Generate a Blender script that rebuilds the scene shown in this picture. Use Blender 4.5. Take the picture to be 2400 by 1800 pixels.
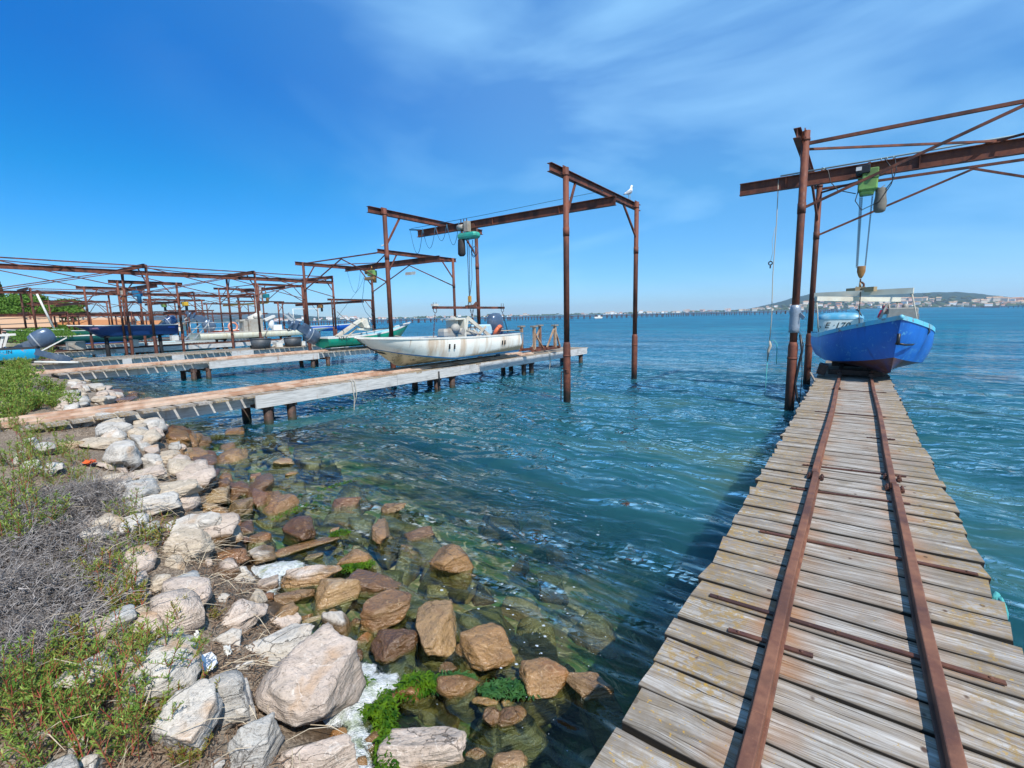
import bpy, bmesh, math, random
import numpy as np
from mathutils import Vector, Matrix, noise
for o in list(bpy.data.objects): bpy.data.objects.remove(o)
SC=bpy.context.scene; COL=SC.collection
R=math.radians
# ------------------------------------------------------------------ camera
F=1110.; CX,CY=1200.,900.; H=2.5
YAW=R(35.83); PITCH=R(8.15); ROLL=R(1.25)
_f=np.array([-math.sin(YAW)*math.cos(PITCH),math.cos(YAW)*math.cos(PITCH),-math.sin(PITCH)])
_r0=np.array([math.cos(YAW),math.sin(YAW),0.]); _u0=np.cross(_r0,_f)
_r=_r0*math.cos(ROLL)-_u0*math.sin(ROLL); _u=np.cross(_r,_f)
CAMP=np.array([0.,0.,H])
cam=bpy.data.cameras.new('camera'); co=bpy.data.objects.new('camera',cam); COL.objects.link(co)
cam.sensor_width=36; cam.lens=F/2400*36; cam.clip_start=.05; cam.clip_end=60000
M=Matrix(((_r[0],_u[0],-_f[0],0),(_r[1],_u[1],-_f[1],0),(_r[2],_u[2],-_f[2],H),(0,0,0,1)))
co.matrix_world=M; SC.camera=co
def ray(x,y): return _f+(x-CX)/F*_r-(y-CY)/F*_u
def at_z(x,y,z): d=ray(x,y); return CAMP+d*((z-H)/d[2])
def at_x(x,y,X): d=ray(x,y); return CAMP+d*(X/d[0])
def at_y(x,y,Y): d=ray(x,y); return CAMP+d*(Y/d[1])
# ------------------------------------------------------------------ sun and sky
SUNV=Vector((0.74,-0.36,1.0)).normalized()      # towards the sun
sl=bpy.data.lights.new('sun','SUN'); sl.energy=4.9; sl.angle=R(.53); sl.color=(1,.955,.88)
so=bpy.data.objects.new('sun',sl); COL.objects.link(so); so.location=(5,-5,20)
so.rotation_euler=SUNV.to_track_quat('Z','Y').to_euler()
W=bpy.data.worlds.new('World'); SC.world=W; W.use_nodes=True
nt=W.node_tree; N=nt.nodes; L=nt.links; N.clear()
out=N.new('ShaderNodeOutputWorld'); bg=N.new('ShaderNodeBackground'); sky=N.new('ShaderNodeTexSky')
sky.sky_type='NISHITA'; sky.sun_disc=False
sky.sun_elevation=math.asin(SUNV.z); sky.sun_rotation=math.atan2(SUNV.x,SUNV.y)
sky.altitude=0; sky.air_density=1.0; sky.dust_density=.1; sky.ozone_density=3.2
hs=N.new('ShaderNodeHueSaturation'); hs.inputs['Saturation'].default_value=1.28; hs.inputs['Value'].default_value=1.0
hs.inputs['Hue'].default_value=.493
tc=N.new('ShaderNodeTexCoord'); mp=N.new('ShaderNodeMapping'); mp.inputs['Scale'].default_value=(1.1,2.6,5.5); mp.inputs['Rotation'].default_value=(.25,.12,.5)
nz=N.new('ShaderNodeTexNoise'); nz.inputs['Scale'].default_value=1.05; nz.inputs['Detail'].default_value=6; nz.inputs['Roughness'].default_value=.48; nz.inputs['Distortion'].default_value=.5
cr=N.new('ShaderNodeValToRGB'); cr.color_ramp.elements[0].position=.45; cr.color_ramp.elements[1].position=.74
cr.color_ramp.elements[1].color=(.62,.62,.62,1)
mx=N.new('ShaderNodeMixRGB'); mx.inputs['Color2'].default_value=(3.6,6.9,10.0,1)
L.new(tc.outputs['Generated'],mp.inputs['Vector']); L.new(mp.outputs[0],nz.inputs['Vector']); L.new(nz.outputs['Fac'],cr.inputs[0])
sx=N.new('ShaderNodeSeparateXYZ'); nv=N.new('ShaderNodeVectorMath'); nv.operation='NORMALIZE'; L.new(tc.outputs['Generated'],nv.inputs[0]); L.new(nv.outputs[0],sx.inputs[0])
gr=N.new('ShaderNodeValToRGB'); e=gr.color_ramp.elements
for i,(p_,c_) in enumerate(((0.,(.52,.78,1.26)),(.10,(.32,.74,1.16)),(.24,(.05,.78,1.14)),(.39,(.0,.76,1.30)),(.52,(.0,.96,1.55)),(.70,(.14,.86,1.34)),(1.,(.36,.84,1.2)))):
    if i>=len(e): e.new(p_)
    e[i].position=p_; e[i].color=(*c_,1)
for i,(p_,c_) in enumerate(((0.,(.52,.78,1.26)),(.10,(.32,.74,1.16)),(.24,(.05,.78,1.14)),(.39,(.0,.76,1.30)),(.52,(.0,.96,1.55)),(.70,(.14,.86,1.34)),(1.,(.36,.84,1.2)))): e[i].position=p_; e[i].color=(*c_,1)
gm=N.new('ShaderNodeMixRGB'); gm.blend_type='MULTIPLY'; gm.inputs[0].default_value=1
L.new(sx.outputs[2],gr.inputs[0]); L.new(sky.outputs[0],hs.inputs['Color']); L.new(hs.outputs[0],gm.inputs[1]); L.new(gr.outputs[0],gm.inputs[2]); L.new(gm.outputs[0],mx.inputs['Color1'])
az=N.new('ShaderNodeMapRange'); az.interpolation_type='SMOOTHSTEP'; L.new(sx.outputs[0],az.inputs[0]); az.inputs[1].default_value=-.95; az.inputs[2].default_value=-.45; az.inputs[3].default_value=.0; az.inputs[4].default_value=1.
am=N.new('ShaderNodeMath'); am.operation='MULTIPLY_ADD'; L.new(az.outputs[0],am.inputs[0]); L.new(cr.outputs[0],am.inputs[1])
a2=N.new('ShaderNodeMath'); a2.operation='MULTIPLY'; L.new(az.outputs[0],a2.inputs[0]); a2.inputs[1].default_value=.22; L.new(a2.outputs[0],am.inputs[2]); L.new(am.outputs[0],mx.inputs['Fac'])
L.new(mx.outputs[0],bg.inputs['Color']); bg.inputs['Strength'].default_value=.10
L.new(bg.outputs[0],out.inputs['Surface'])
SC.view_settings.view_transform='Standard'; SC.view_settings.look='None'; SC.view_settings.exposure=.36; SC.view_settings.gamma=1
SC.render.engine='CYCLES'
SC.cycles.max_bounces=8; SC.cycles.transparent_max_bounces=16; SC.cycles.volume_bounces=0
# ------------------------------------------------------------------ helpers
class MB:
    def __init__(s): s.v=[]; s.f=[]; s.sm=[]; s.attr=[]
    def add(s,vs,fs,smooth=False,a=0.):
        b=len(s.v); s.v+= [tuple(map(float,p)) for p in vs]; s.f+=[tuple(i+b for i in f) for f in fs]; s.sm+=[smooth]*len(fs); s.attr+=[a]*len(fs); return s
    def box(s,c,d,rot=None,a=0.,jit=0.):
        vs=[]
        for sx in(-1,1):
            for sy in(-1,1):
                for sz in(-1,1):
                    p=Vector((sx*d[0]/2+random.uniform(-jit,jit),sy*d[1]/2+random.uniform(-jit,jit),sz*d[2]/2))
                    if rot is not None: p=rot@p
                    vs.append((p[0]+c[0],p[1]+c[1],p[2]+c[2]))
        return s.add(vs,[(0,1,3,2),(4,6,7,5),(0,4,5,1),(2,3,7,6),(0,2,6,4),(1,5,7,3)],False,a)
    def bar(s,p0,p1,w,h,up=(0,0,1),a=0.):
        p0=Vector(p0);p1=Vector(p1);d=(p1-p0);ln=d.length;d.normalize();up=Vector(up)
        x=d.cross(up)
        if x.length<1e-4: x=d.cross(Vector((1,0,0)))
        x.normalize();z=x.cross(d)
        m=Matrix((x,d,z)).transposed()
        return s.box((p0+p1)/2,(w,ln,h),m,a)
    def ibeam(s,p0,p1,h,w,t=.014):
        p0=Vector(p0);p1=Vector(p1); o=Vector((0,0,h/2-t/2))
        s.bar(p0+o,p1+o,w,t); s.bar(p0-o,p1-o,w,t); s.bar(p0,p1,t*.8,h-2*t-.001); return s
    def tube(s,pts,r,n=8,caps=True,smooth=True,a=0.):
        pts=[Vector(p) for p in pts]; m=len(pts)
        rs=r if isinstance(r,(list,tuple)) else [r]*m
        vs=[];px=None
        for i,p in enumerate(pts):
            d=(pts[min(i+1,m-1)]-pts[max(i-1,0)]).normalized()
            if px is None:
                px=d.cross(Vector((0,0,1)))
                if px.length<1e-3: px=d.cross(Vector((1,0,0)))
            px=(px-d*px.dot(d)).normalized(); py=d.cross(px)
            for k in range(n):
                t=2*math.pi*k/n; vs.append(p+(px*math.cos(t)+py*math.sin(t))*rs[i])
        fs=[(i*n+k,i*n+(k+1)%n,(i+1)*n+(k+1)%n,(i+1)*n+k) for i in range(m-1) for k in range(n)]
        s.add(vs,fs,smooth,a)
        if caps:
            b=len(s.v)-len(vs); s.f+=[tuple(b+k for k in range(n))[::-1],tuple(b+(m-1)*n+k for k in range(n))]; s.sm+=[False]*2; s.attr+=[a]*2
        return s
    def sph(s,c,r,n=10,m=7,rot=None,smooth=True):
        r=r if isinstance(r,(tuple,list)) else (r,r,r); vs=[];
        for j in range(m+1):
            ph=math.pi*j/m
            for i in range(n):
                th=2*math.pi*i/n; p=Vector((r[0]*math.sin(ph)*math.cos(th),r[1]*math.sin(ph)*math.sin(th),r[2]*math.cos(ph)))
                if rot is not None: p=rot@p
                vs.append(p+Vector(c))
        fs=[(j*n+i,(j+1)*n+i,(j+1)*n+(i+1)%n,j*n+(i+1)%n) for j in range(m) for i in range(n)]
        return s.add(vs,fs,smooth)
    def loft(s,rings,closed=False,smooth=True,capa=False,capb=False):
        n=len(rings[0]); vs=[p for r in rings for p in r]; k2=n if closed else n-1
        fs=[(i*n+k,i*n+(k+1)%n,(i+1)*n+(k+1)%n,(i+1)*n+k) for i in range(len(rings)-1) for k in range(k2)]
        if capa: fs.append(tuple(range(n))[::-1])
        if capb: fs.append(tuple((len(rings)-1)*n+k for k in range(n)))
        return s.add(vs,fs,smooth)
    def torus(s,c,R0,r,nrm=(0,0,1),n=20,m=8,arc=2*math.pi,sc=(1,1)):
        nrm=Vector(nrm).normalized(); x=nrm.orthogonal().normalized(); y=nrm.cross(x)
        pts=[Vector(c)+x*math.cos(arc*i/n)*R0*sc[0]+y*math.sin(arc*i/n)*R0*sc[1] for i in range(n+1)]
        return s.tube(pts,r,m,caps=False)
    def xf(s,mat):
        s.v=[tuple(mat@Vector(p)) for p in s.v]; return s
    def build(s,name,mat,parent=None,loc=None,bevel=0):
        me=bpy.data.meshes.new(name)
        off=(0,0,0)
        if parent is not None and loc is None: off=tuple(parent.location)
        elif parent is None and loc is not None: off=loc
        me.from_pydata([(p[0]-off[0],p[1]-off[1],p[2]-off[2]) for p in s.v],[],s.f); me.validate(); 
        if len(me.polygons)==len(s.sm): me.polygons.foreach_set('use_smooth',s.sm)
        if any(s.attr) and len(me.polygons)==len(s.attr):
            at=me.attributes.new('tone','FLOAT','FACE'); at.data.foreach_set('value',s.attr)
        me.update()
        o=bpy.data.objects.new(name,me); COL.objects.link(o)
        if mat is not None: me.materials.append(mat)
        if parent is not None: o.parent=parent
        elif loc is not None: o.location=loc
        if bevel:
            b=o.modifiers.new('bevel','BEVEL'); b.width=bevel; b.segments=2; b.limit_method='ANGLE'
        return o
def tag(o,label=None,cat=None,group=None,kind=None):
    if label:o['label']=label
    if cat:o['category']=cat
    if group:o['group']=group
    if kind:o['kind']=kind
    return o
def thing(name,loc,label,cat,group=None,rz=0):
    o=bpy.data.objects.new(name,None); COL.objects.link(o); o.location=loc; o.rotation_euler[2]=rz; o.empty_display_size=.2
    return tag(o,label,cat,group)
def copy_tree(o,parent=None):
    c=o.copy(); COL.objects.link(c); c.parent=parent
    for ch in list(o.children): copy_tree(ch,c)
    return c
def npmesh(name,V,Fc,mat,smooth=False,loc=(0,0,0),parent=None):
    V=np.asarray(V,dtype=np.float32); Fc=np.asarray(Fc,dtype=np.int32); k=Fc.shape[1]
    me=bpy.data.meshes.new(name); me.vertices.add(len(V)); me.vertices.foreach_set('co',V.ravel())
    me.loops.add(Fc.size); me.loops.foreach_set('vertex_index',Fc.ravel())
    me.polygons.add(len(Fc)); me.polygons.foreach_set('loop_start',np.arange(0,Fc.size,k,dtype=np.int32)); me.polygons.foreach_set('loop_total',np.full(len(Fc),k,dtype=np.int32))
    me.polygons.foreach_set('use_smooth',np.full(len(Fc),smooth)); me.update(calc_edges=True); me.validate()
    if mat: me.materials.append(mat)
    o=bpy.data.objects.new(name,me); COL.objects.link(o); o.location=loc
    if parent: o.parent=parent
    return o
def catenary(p0,p1,sag,n=10):
    p0=Vector(p0);p1=Vector(p1); return [p0.lerp(p1,i/n)-Vector((0,0,sag*4*(i/n)*(1-i/n))) for i in range(n+1)]
# ------------------------------------------------------------------ materials
class NT:
    def __init__(s,name):
        s.m=bpy.data.materials.new(name); s.m.use_nodes=True; s.t=s.m.node_tree; s.n=s.t.nodes; s.l=s.t.links; s.n.clear()
        s.out=s.n.new('ShaderNodeOutputMaterial'); s.geo=s.n.new('ShaderNodeNewGeometry'); s.tc=s.n.new('ShaderNodeTexCoord')
    def set(s,sock,v):
        if isinstance(v,bpy.types.NodeSocket): s.l.new(v,sock)
        elif v is not None:
            if isinstance(v,(tuple,list)) and len(v)==3 and sock.type=='RGBA': v=(*v,1)
            if sock.type=='RGBA' and isinstance(v,(int,float)): v=(v,v,v,1)
            sock.default_value=v
    def pos(s): return s.geo.outputs['Position']
    def obj(s): return s.tc.outputs['Object']
    def map(s,vec,scale=(1,1,1),rot=(0,0,0),loc=(0,0,0)):
        m=s.n.new('ShaderNodeMapping'); s.l.new(vec,m.inputs[0]); m.inputs['Scale'].default_value=scale; m.inputs['Rotation'].default_value=rot; m.inputs['Location'].default_value=loc; return m.outputs[0]
    def noise(s,vec,scale=5,detail=4,rough=.55,dist=0,out='Fac'):
        m=s.n.new('ShaderNodeTexNoise'); s.l.new(vec,m.inputs['Vector']); m.inputs['Scale'].default_value=scale; m.inputs['Detail'].default_value=detail; m.inputs['Roughness'].default_value=rough; m.inputs['Distortion'].default_value=dist; return m.outputs[out]
    def vor(s,vec,scale=5,feature='F1',out='Distance',rnd=1):
        m=s.n.new('ShaderNodeTexVoronoi'); s.l.new(vec,m.inputs['Vector']); m.inputs['Scale'].default_value=scale; m.feature=feature; m.inputs['Randomness'].default_value=rnd; return m.outputs[out]
    def ramp(s,fac,stops,interp='LINEAR'):
        m=s.n.new('ShaderNodeValToRGB'); s.l.new(fac,m.inputs[0]); e=m.color_ramp.elements; m.color_ramp.interpolation=interp
        while len(e)<len(stops): e.new(.5)
        for i,(p,c) in enumerate(stops):
            e[i].position=p; e[i].color=(c,c,c,1) if isinstance(c,(int,float)) else (*c,1)
        return m.outputs[0]
    def mix(s,f,a,b,mode='MIX'):
        m=s.n.new('ShaderNodeMixRGB'); m.blend_type=mode; s.set(m.inputs[0],f); s.set(m.inputs[1],a); s.set(m.inputs[2],b); return m.outputs[0]
    def math(s,op,a,b=None,c=None,clamp=False):
        m=s.n.new('ShaderNodeMath'); m.operation=op; m.use_clamp=clamp; s.set(m.inputs[0],a)
        if b is not None: s.set(m.inputs[1],b)
        if c is not None: s.set(m.inputs[2],c)
        return m.outputs[0]
    def sep(s,vec):
        m=s.n.new('ShaderNodeSeparateXYZ'); s.l.new(vec,m.inputs[0]); return m.outputs
    def comb(s,x,y,z):
        m=s.n.new('ShaderNodeCombineXYZ'); s.set(m.inputs[0],x); s.set(m.inputs[1],y); s.set(m.inputs[2],z); return m.outputs[0]
    def rng(s,v,a,b,c=0.,d=1.,smooth=True):
        m=s.n.new('ShaderNodeMapRange'); m.interpolation_type='SMOOTHSTEP' if smooth else 'LINEAR'; s.set(m.inputs[0],v); 
        for i,x in enumerate((a,b,c,d)): s.set(m.inputs[i+1],x)
        return m.outputs[0]
    def attr(s,name,out='Fac'):
        m=s.n.new('ShaderNodeAttribute'); m.attribute_name=name; return m.outputs[out]
    def info(s,out): 
        m=s.n.new('ShaderNodeObjectInfo'); return m.outputs[out]
    def bump(s,h,strength=.3,dist=.02,nrm=None):
        m=s.n.new('ShaderNodeBump'); s.l.new(h,m.inputs['Height']); m.inputs['Strength'].default_value=strength; m.inputs['Distance'].default_value=dist
        if nrm is not None: s.l.new(nrm,m.inputs['Normal'])
        return m.outputs[0]
    def pr(s,col,rough=.6,metal=0.,nrm=None,spec=.5,alpha=None,sss=None,coat=None,coatn=None):
        p=s.n.new('ShaderNodeBsdfPrincipled'); s.set(p.inputs['Base Color'],col); s.set(p.inputs['Roughness'],rough); s.set(p.inputs['Metallic'],metal); s.set(p.inputs['Specular IOR Level'],spec)
        if nrm is not None: s.l.new(nrm,p.inputs['Normal'])
        if alpha is not None: s.set(p.inputs['Alpha'],alpha)
        if coat is not None: s.set(p.inputs['Coat Weight'],coat)
        if coatn is not None: s.l.new(coatn,p.inputs['Coat Normal']); p.inputs['Coat Roughness'].default_value=.10
        return p.outputs[0]
    def end(s,sh): s.l.new(sh,s.out.inputs['Surface']); return s.m
def simple(name,col,rough=.5,metal=0.,var=.25,scale=12,bump=.05,spec=.5,dirt=None,dirtamt=.5):
    a=NT(name); p=a.obj(); n=a.noise(p,scale,5,.6); n2=a.noise(p,scale*.2,3,.6)
    c=a.mix(a.math('MULTIPLY',n,var*1.6,clamp=True),col,tuple(x*.45 for x in col))
    if dirt: c=a.mix(a.ramp(n2,[(.48,0.),(.7,dirtamt)]),c,dirt)
    return a.end(a.pr(c,rough,metal,a.bump(n,bump*6,.004),spec))
def mat_rust(name,base=(.115,.036,.024),alt=(.21,.072,.040),dark=(.04,.019,.016),wet=True):
    a=NT(name); p=a.pos(); n=a.noise(p,9,6,.65); n2=a.noise(a.map(p,(1,1,.25)),2.2,4,.6); n3=a.noise(p,60,3,.7)
    c=a.mix(a.ramp(n,[(.35,0.),(.68,1.)]),base,alt); c=a.mix(a.ramp(n2,[(.46,0.),(.62,.85)]),c,dark)
    c=a.mix(a.ramp(n3,[(.62,0.),(.74,.5)]),c,(.26,.12,.07))
    z=a.sep(p)[2]; low=a.rng(a.math('ADD',z,a.math('MULTIPLY',n,.35)),.75,.25)
    rough=.72
    if wet: c=a.mix(low,c,(.022,.018,.014)); 
    return a.end(a.pr(c,a.rng(n,.3,.7,.55,.85),.15,a.bump(a.math('ADD',n,a.math('MULTIPLY',n3,.5)),.5,.006),.4))
RUST=mat_rust('rusty_steel'); RUSTD=mat_rust('dark_rusty_steel',(.09,.035,.025),(.14,.06,.035))
RUSTO=mat_rust('orange_rusty_rail',(.50,.35,.25),(.58,.45,.35),(.36,.19,.11),wet=False)
RAILM=mat_rust('brown_rusty_rail',(.15,.06,.036),(.23,.105,.062),(.085,.038,.028),wet=False)
def mat_planks(name,rails=(),lich=.5):
    a=NT(name); p=a.pos(); tone=a.attr('tone'); x,y,z=a.sep(p)
    pj=a.comb(a.math('ADD',x,a.math('MULTIPLY',tone,37.)),a.math('ADD',y,a.math('MULTIPLY',tone,11.)),z)
    warp=a.noise(a.map(pj,(1.2,3,3)),1.6,2,.5)
    pw=a.comb(x,a.math('ADD',a.sep(pj)[1],a.math('MULTIPLY',warp,.10)),z)
    g=a.noise(a.map(pw,(2.2,70,70)),1.,6,.68); g2=a.noise(a.map(pw,(.9,22,22)),1.,4,.6); pa=a.noise(pj,3.2,5,.6)
    crack=a.noise(a.map(pw,(1.6,95,95)),1.,2,.5)
    c=a.ramp(g,[(.26,(.09,.072,.055)),(.42,(.27,.24,.205)),(.56,(.49,.465,.43)),(.75,(.66,.64,.61))])
    c=a.mix(a.ramp(g2,[(.4,.55),(.62,0.)]),c,(.15,.115,.085))
    c=a.mix(a.ramp(crack,[(.33,.9),(.41,0.)]),c,(.035,.028,.022)); c=a.mix(a.ramp(a.noise(pj,2.1,5,.65,.8),[(.54,0.),(.66,.45)]),c,(.13,.105,.075))
    c=a.mix(a.ramp(pa,[(.5,0.),(.68,.5)]),c,(.20,.125,.075))
    c=a.mix(a.math('MULTIPLY',a.math('SUBTRACT',tone,.3),.55,clamp=True),c,(.17,.14,.115))
    li=a.math('MULTIPLY',a.ramp(a.noise(pj,26,5,.7),[(.46,0.),(.56,1.)]),a.ramp(a.noise(p,1.7,3,.6),[(.40,0.),(.55,lich)]))
    if rails:
        ed=a.rng(a.math('ABSOLUTE',a.math('SUBTRACT',x,(rails[0]+rails[1])/2)),.34,.55)
        li=a.math('MULTIPLY',li,a.math('ADD',.12,ed,clamp=True))
    c=a.mix(li,c,(.30,.19,.055))
    c=a.mix(a.math('MULTIPLY',a.ramp(a.noise(pj,75,2,.5),[(.70,0.),(.73,1.)]),.7),c,(.42,.25,.03)) if rails else c
    if rails:
        for xr in rails:
            d=a.math('ABSOLUTE',a.math('SUBTRACT',x,xr)); m=a.rng(a.math('SUBTRACT',d,a.math('MULTIPLY',g2,.10)),.17,.0)
            m=a.math('MULTIPLY',m,a.ramp(a.noise(a.map(pj,(1,1.9,1)),1.4,3,.6),[(.48,.08),(.66,1.)]))
            c=a.mix(a.math('MULTIPLY',m,.75),c,(.30,.14,.06))
        kn=a.vor(a.map(pj,(6.5,5.,1)),1.); c=a.mix(a.ramp(kn,[(.055,.9),(.10,0.)]),c,(.06,.028,.018))
    if rails:
        gm_=a.math('MULTIPLY',ed,a.ramp(a.noise(pj,4.5,5,.65),[(.40,0.),(.60,.62)])); c=a.mix(gm_,c,(.17,.135,.095))
        c=a.mix(a.math('MULTIPLY',ed,a.ramp(a.noise(p,38,3,.6),[(.64,0.),(.69,.75)])),c,(.46,.27,.03))
        ac=a.math('ABSOLUTE',a.attr('across')); eg=a.rng(a.math('ADD',ac,a.math('MULTIPLY',a.math('SUBTRACT',g2,.5),.7)),.68,1.04)
        c=a.mix(a.math('MULTIPLY',eg,.5),c,(.085,.072,.055)); c=a.mix(a.rng(ac,.965,1.0),c,(.03,.025,.02))
    h=a.math('ADD',g,a.math('MULTIPLY',a.math('MINIMUM',crack,.42),2.2))
    return a.end(a.pr(c,.86,0,a.bump(h,.75,.007),.25))
PLANKA=mat_planks('weathered_planks',(-.225,.41),.8); PLANKB=mat_planks('grey_planks',(),.7)
def mat_wood(name,c1,c2,c3,ax=1,stain=True):
    a=NT(name); p=a.pos(); s=(40,2.,40) if ax==1 else (40,40,2)
    g=a.noise(a.map(p,s),1.,5,.65); n=a.noise(p,2.3,4,.6)
    c=a.ramp(g,[(.3,c1),(.5,c2),(.72,c3)]); 
    c=a.mix(a.ramp(n,[(.56,0.),(.74,.55)]),c,(.20,.19,.175))
    if stain: c=a.mix(a.ramp(a.noise(a.map(p,(1,3.5,.8)),1.1,4,.7),[(.60,0.),(.72,.7)]),c,(.25,.12,.06))
    return a.end(a.pr(c,.85,0,a.bump(g,.4,.004),.25))
BEAM=mat_wood('pale_beam',(.24,.235,.22),(.44,.43,.41),(.55,.54,.51)); 
GREYW=mat_wood('grey_timber',(.10,.085,.07),(.22,.195,.165),(.33,.30,.26),0)
def mat_pile():
    a=NT('dark_pile'); p=a.pos(); n=a.noise(p,9,5,.65); z=a.sep(p)[2]
    c=a.ramp(n,[(.35,(.02,.014,.010)),(.6,(.07,.032,.02)),(.75,(.13,.07,.045))])
    c=a.mix(a.rng(a.math('ADD',z,a.math('MULTIPLY',n,.2)),.28,.12),c,(.018,.022,.010))
    return a.end(a.pr(c,.7,0,a.bump(n,.7,.02)))
PILE=mat_pile()
# ------------------------------------------------------------------ terrain
SHX=[-700,-400,-250,-150,-80,-50,-35,-28,-22,-18,-14.5,-12.7,-10.,-8.,-6.1,-4.5,-3.4,-2.5,-1.9,-1.3,-.6,2,8,30,200]
SHY=[185,105,66,37,15.,9.,6.6,6.0,5.6,4.9,4.0,4.1,3.6,3.1,2.5,2.02,1.78,1.46,1.16,.85,.6,.5,.4,-1,-20]
def shore_s(x,y): return (np.interp(x,SHX,SHY)-y)*np.where(np.asarray(x)<-60,.96,.97)
def gnoise(x,y,sc,seed=0.): return noise.fractal(Vector((x*sc,y*sc,seed)),1.,2.1,4)
def ground(x,y):
    s=float(shore_s(x,y))
    if s>0: z=.82*(1-math.exp(-s/1.05))+ (min(s-14,60)*.012 if s>14 else 0)
    else: z=-(.20*(1-math.exp(s/.8))+.15*min(-s,11))
    n=gnoise(x,y,.9,3.)*.10+gnoise(x,y,3.3,7.)*.035
    return z+n*(1 if s>-3 else .6)
def grid_mesh(name,xs,ys,fz,mat,smooth=True):
    V=[];nx=len(xs);ny=len(ys)
    for y in ys:
        for x in xs: V.append((x,y,fz(x,y)))
    idx=np.arange(nx*ny).reshape(ny,nx); Fc=np.stack([idx[:-1,:-1],idx[:-1,1:],idx[1:,1:],idx[1:,:-1]],-1).reshape(-1,4)
    return npmesh(name,V,Fc,mat,smooth)
def spaced(a,b,near,far,c0,c1):   # fine spacing between c0..c1, growing outward
    xs=list(np.arange(c0,c1+1e-6,near)); st=near; x=xs[-1]
    while x<b: st=min(st*1.35,far); x+=st; xs.append(x)
    st=near; x=xs[0]; lo=[]
    while x>a: st=min(st*1.35,far); x-=st; lo.append(x)
    return lo[::-1]+xs
def mat_ground():
    a=NT('shore_ground'); p=a.pos(); x,y,z=a.sep(p); n=a.noise(p,6,6,.65); n2=a.noise(p,1.3,4,.6); n3=a.noise(a.map(p,(1,1,1)),55,3,.7)
    dry=a.ramp(n3,[(.35,(.075,.052,.036)),(.5,(.18,.135,.095)),(.68,(.36,.29,.22))]); dry=a.mix(a.ramp(n2,[(.5,0.),(.65,.6)]),dry,(.30,.26,.21))
    wetc=a.ramp(n,[(.35,(.03,.022,.014)),(.6,(.10,.065,.038))])
    # lagoon bed: dark weed, tan silt and stones
    w=a.noise(a.map(p,(1.,1.,1.)),1.5,6,.66,1.2); w2=a.noise(a.map(p,(5,2,3),(0,0,.5)),2.2,6,.7,2.0)
    bed=a.ramp(w,[(.30,(.018,.045,.022)),(.40,(.05,.12,.03)),(.48,(.12,.16,.05)),(.55,(.24,.19,.09)),(.65,(.46,.37,.22))])
    bed=a.mix(a.ramp(w2,[(.40,.6),(.54,0.)]),bed,(.020,.040,.020))
    sw=a.noise(a.map(p,(.8,5.5,1),(0,0,.55)),1.5,6,.62,2.4)
    bed=a.mix(a.ramp(sw,[(.44,.8),(.56,0.)]),bed,a.ramp(a.noise(p,.9,3,.6,.5),[(.42,(.035,.11,.025)),(.5,(.11,.115,.03)),(.6,(.10,.065,.03))]))
    bed=a.mix(a.ramp(a.noise(p,3.1,4,.7,1.),[(.57,0.),(.63,.9)]),bed,(.50,.40,.24))
    zz=a.math('ADD',z,a.math('MULTIPLY',a.math('SUBTRACT',n,.5),.12))
    c=a.mix(a.rng(zz,.13,.06),dry,wetc); c=a.mix(a.rng(zz,.01,-.06),c,bed)
    # farther inland: dusty earth and grass
    c=a.mix(a.math('MULTIPLY',a.rng(x,-26.,-40.),a.rng(z,.3,.6)),c,a.ramp(n2,[(.42,(.33,.28,.20)),(.6,(.10,.14,.04))]))
    return a.end(a.pr(c,a.mix(a.rng(zz,.13,.06),.9,.45),0,a.bump(a.math('ADD',n,n3),.6,.02),.3))
gx=spaced(-900,40,.11,25,-13,3.2); gy=spaced(-60,420,.11,25,-1.2,8.)
g=grid_mesh('ground',gx,gy,ground,mat_ground()); tag(g,kind='structure')
# ------------------------------------------------------------------ water
rng=np.random.default_rng(4)
WV=[(rng.uniform(-.9,.9)+R(205),l,am) for l,am in ((2.9,.016),(2.1,.014),(1.6,.011),(1.25,.009),(.95,.008),(.74,.0065),(.55,.005),(.43,.004),(.33,.0032),(.26,.0024))]
WP=rng.uniform(0,6.28,len(WV))
def wave(X,Y):
    Z=np.zeros_like(X)
    for (an,l,am),ph in zip(WV,WP):
        k=6.2832/l; kx,ky=k*math.cos(an),k*math.sin(an)
        wob=.9*np.sin(X*.37*k*.35+ph*3)+.8*np.sin(Y*.41*k*.3-ph*2)
        t=kx*X+ky*Y+ph+wob
        s_=np.sin(t); Z+=am*(s_*.75+.25*np.cos(2*t+1.2))
    return Z
wx=np.array(spaced(-9000,9000,.075,900,-17.,3.2)); wy=np.array(spaced(-300,14000,.075,900,.7,17.))
X,Y=np.meshgrid(wx,wy); S=shore_s(X,Y)
fade=np.clip(1-(np.maximum(np.maximum(-17-X,X-3.2),np.maximum(Y-17.,.7-Y))/6),0,1)
calm=np.clip(.30+(-S)/7,.3,1.)
Z=wave(X,Y)*fade*calm*1.35
idx=np.arange(X.size).reshape(X.shape); FW=np.stack([idx[:-1,:-1],idx[:-1,1:],idx[1:,1:],idx[1:,:-1]],-1).reshape(-1,4)
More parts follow.
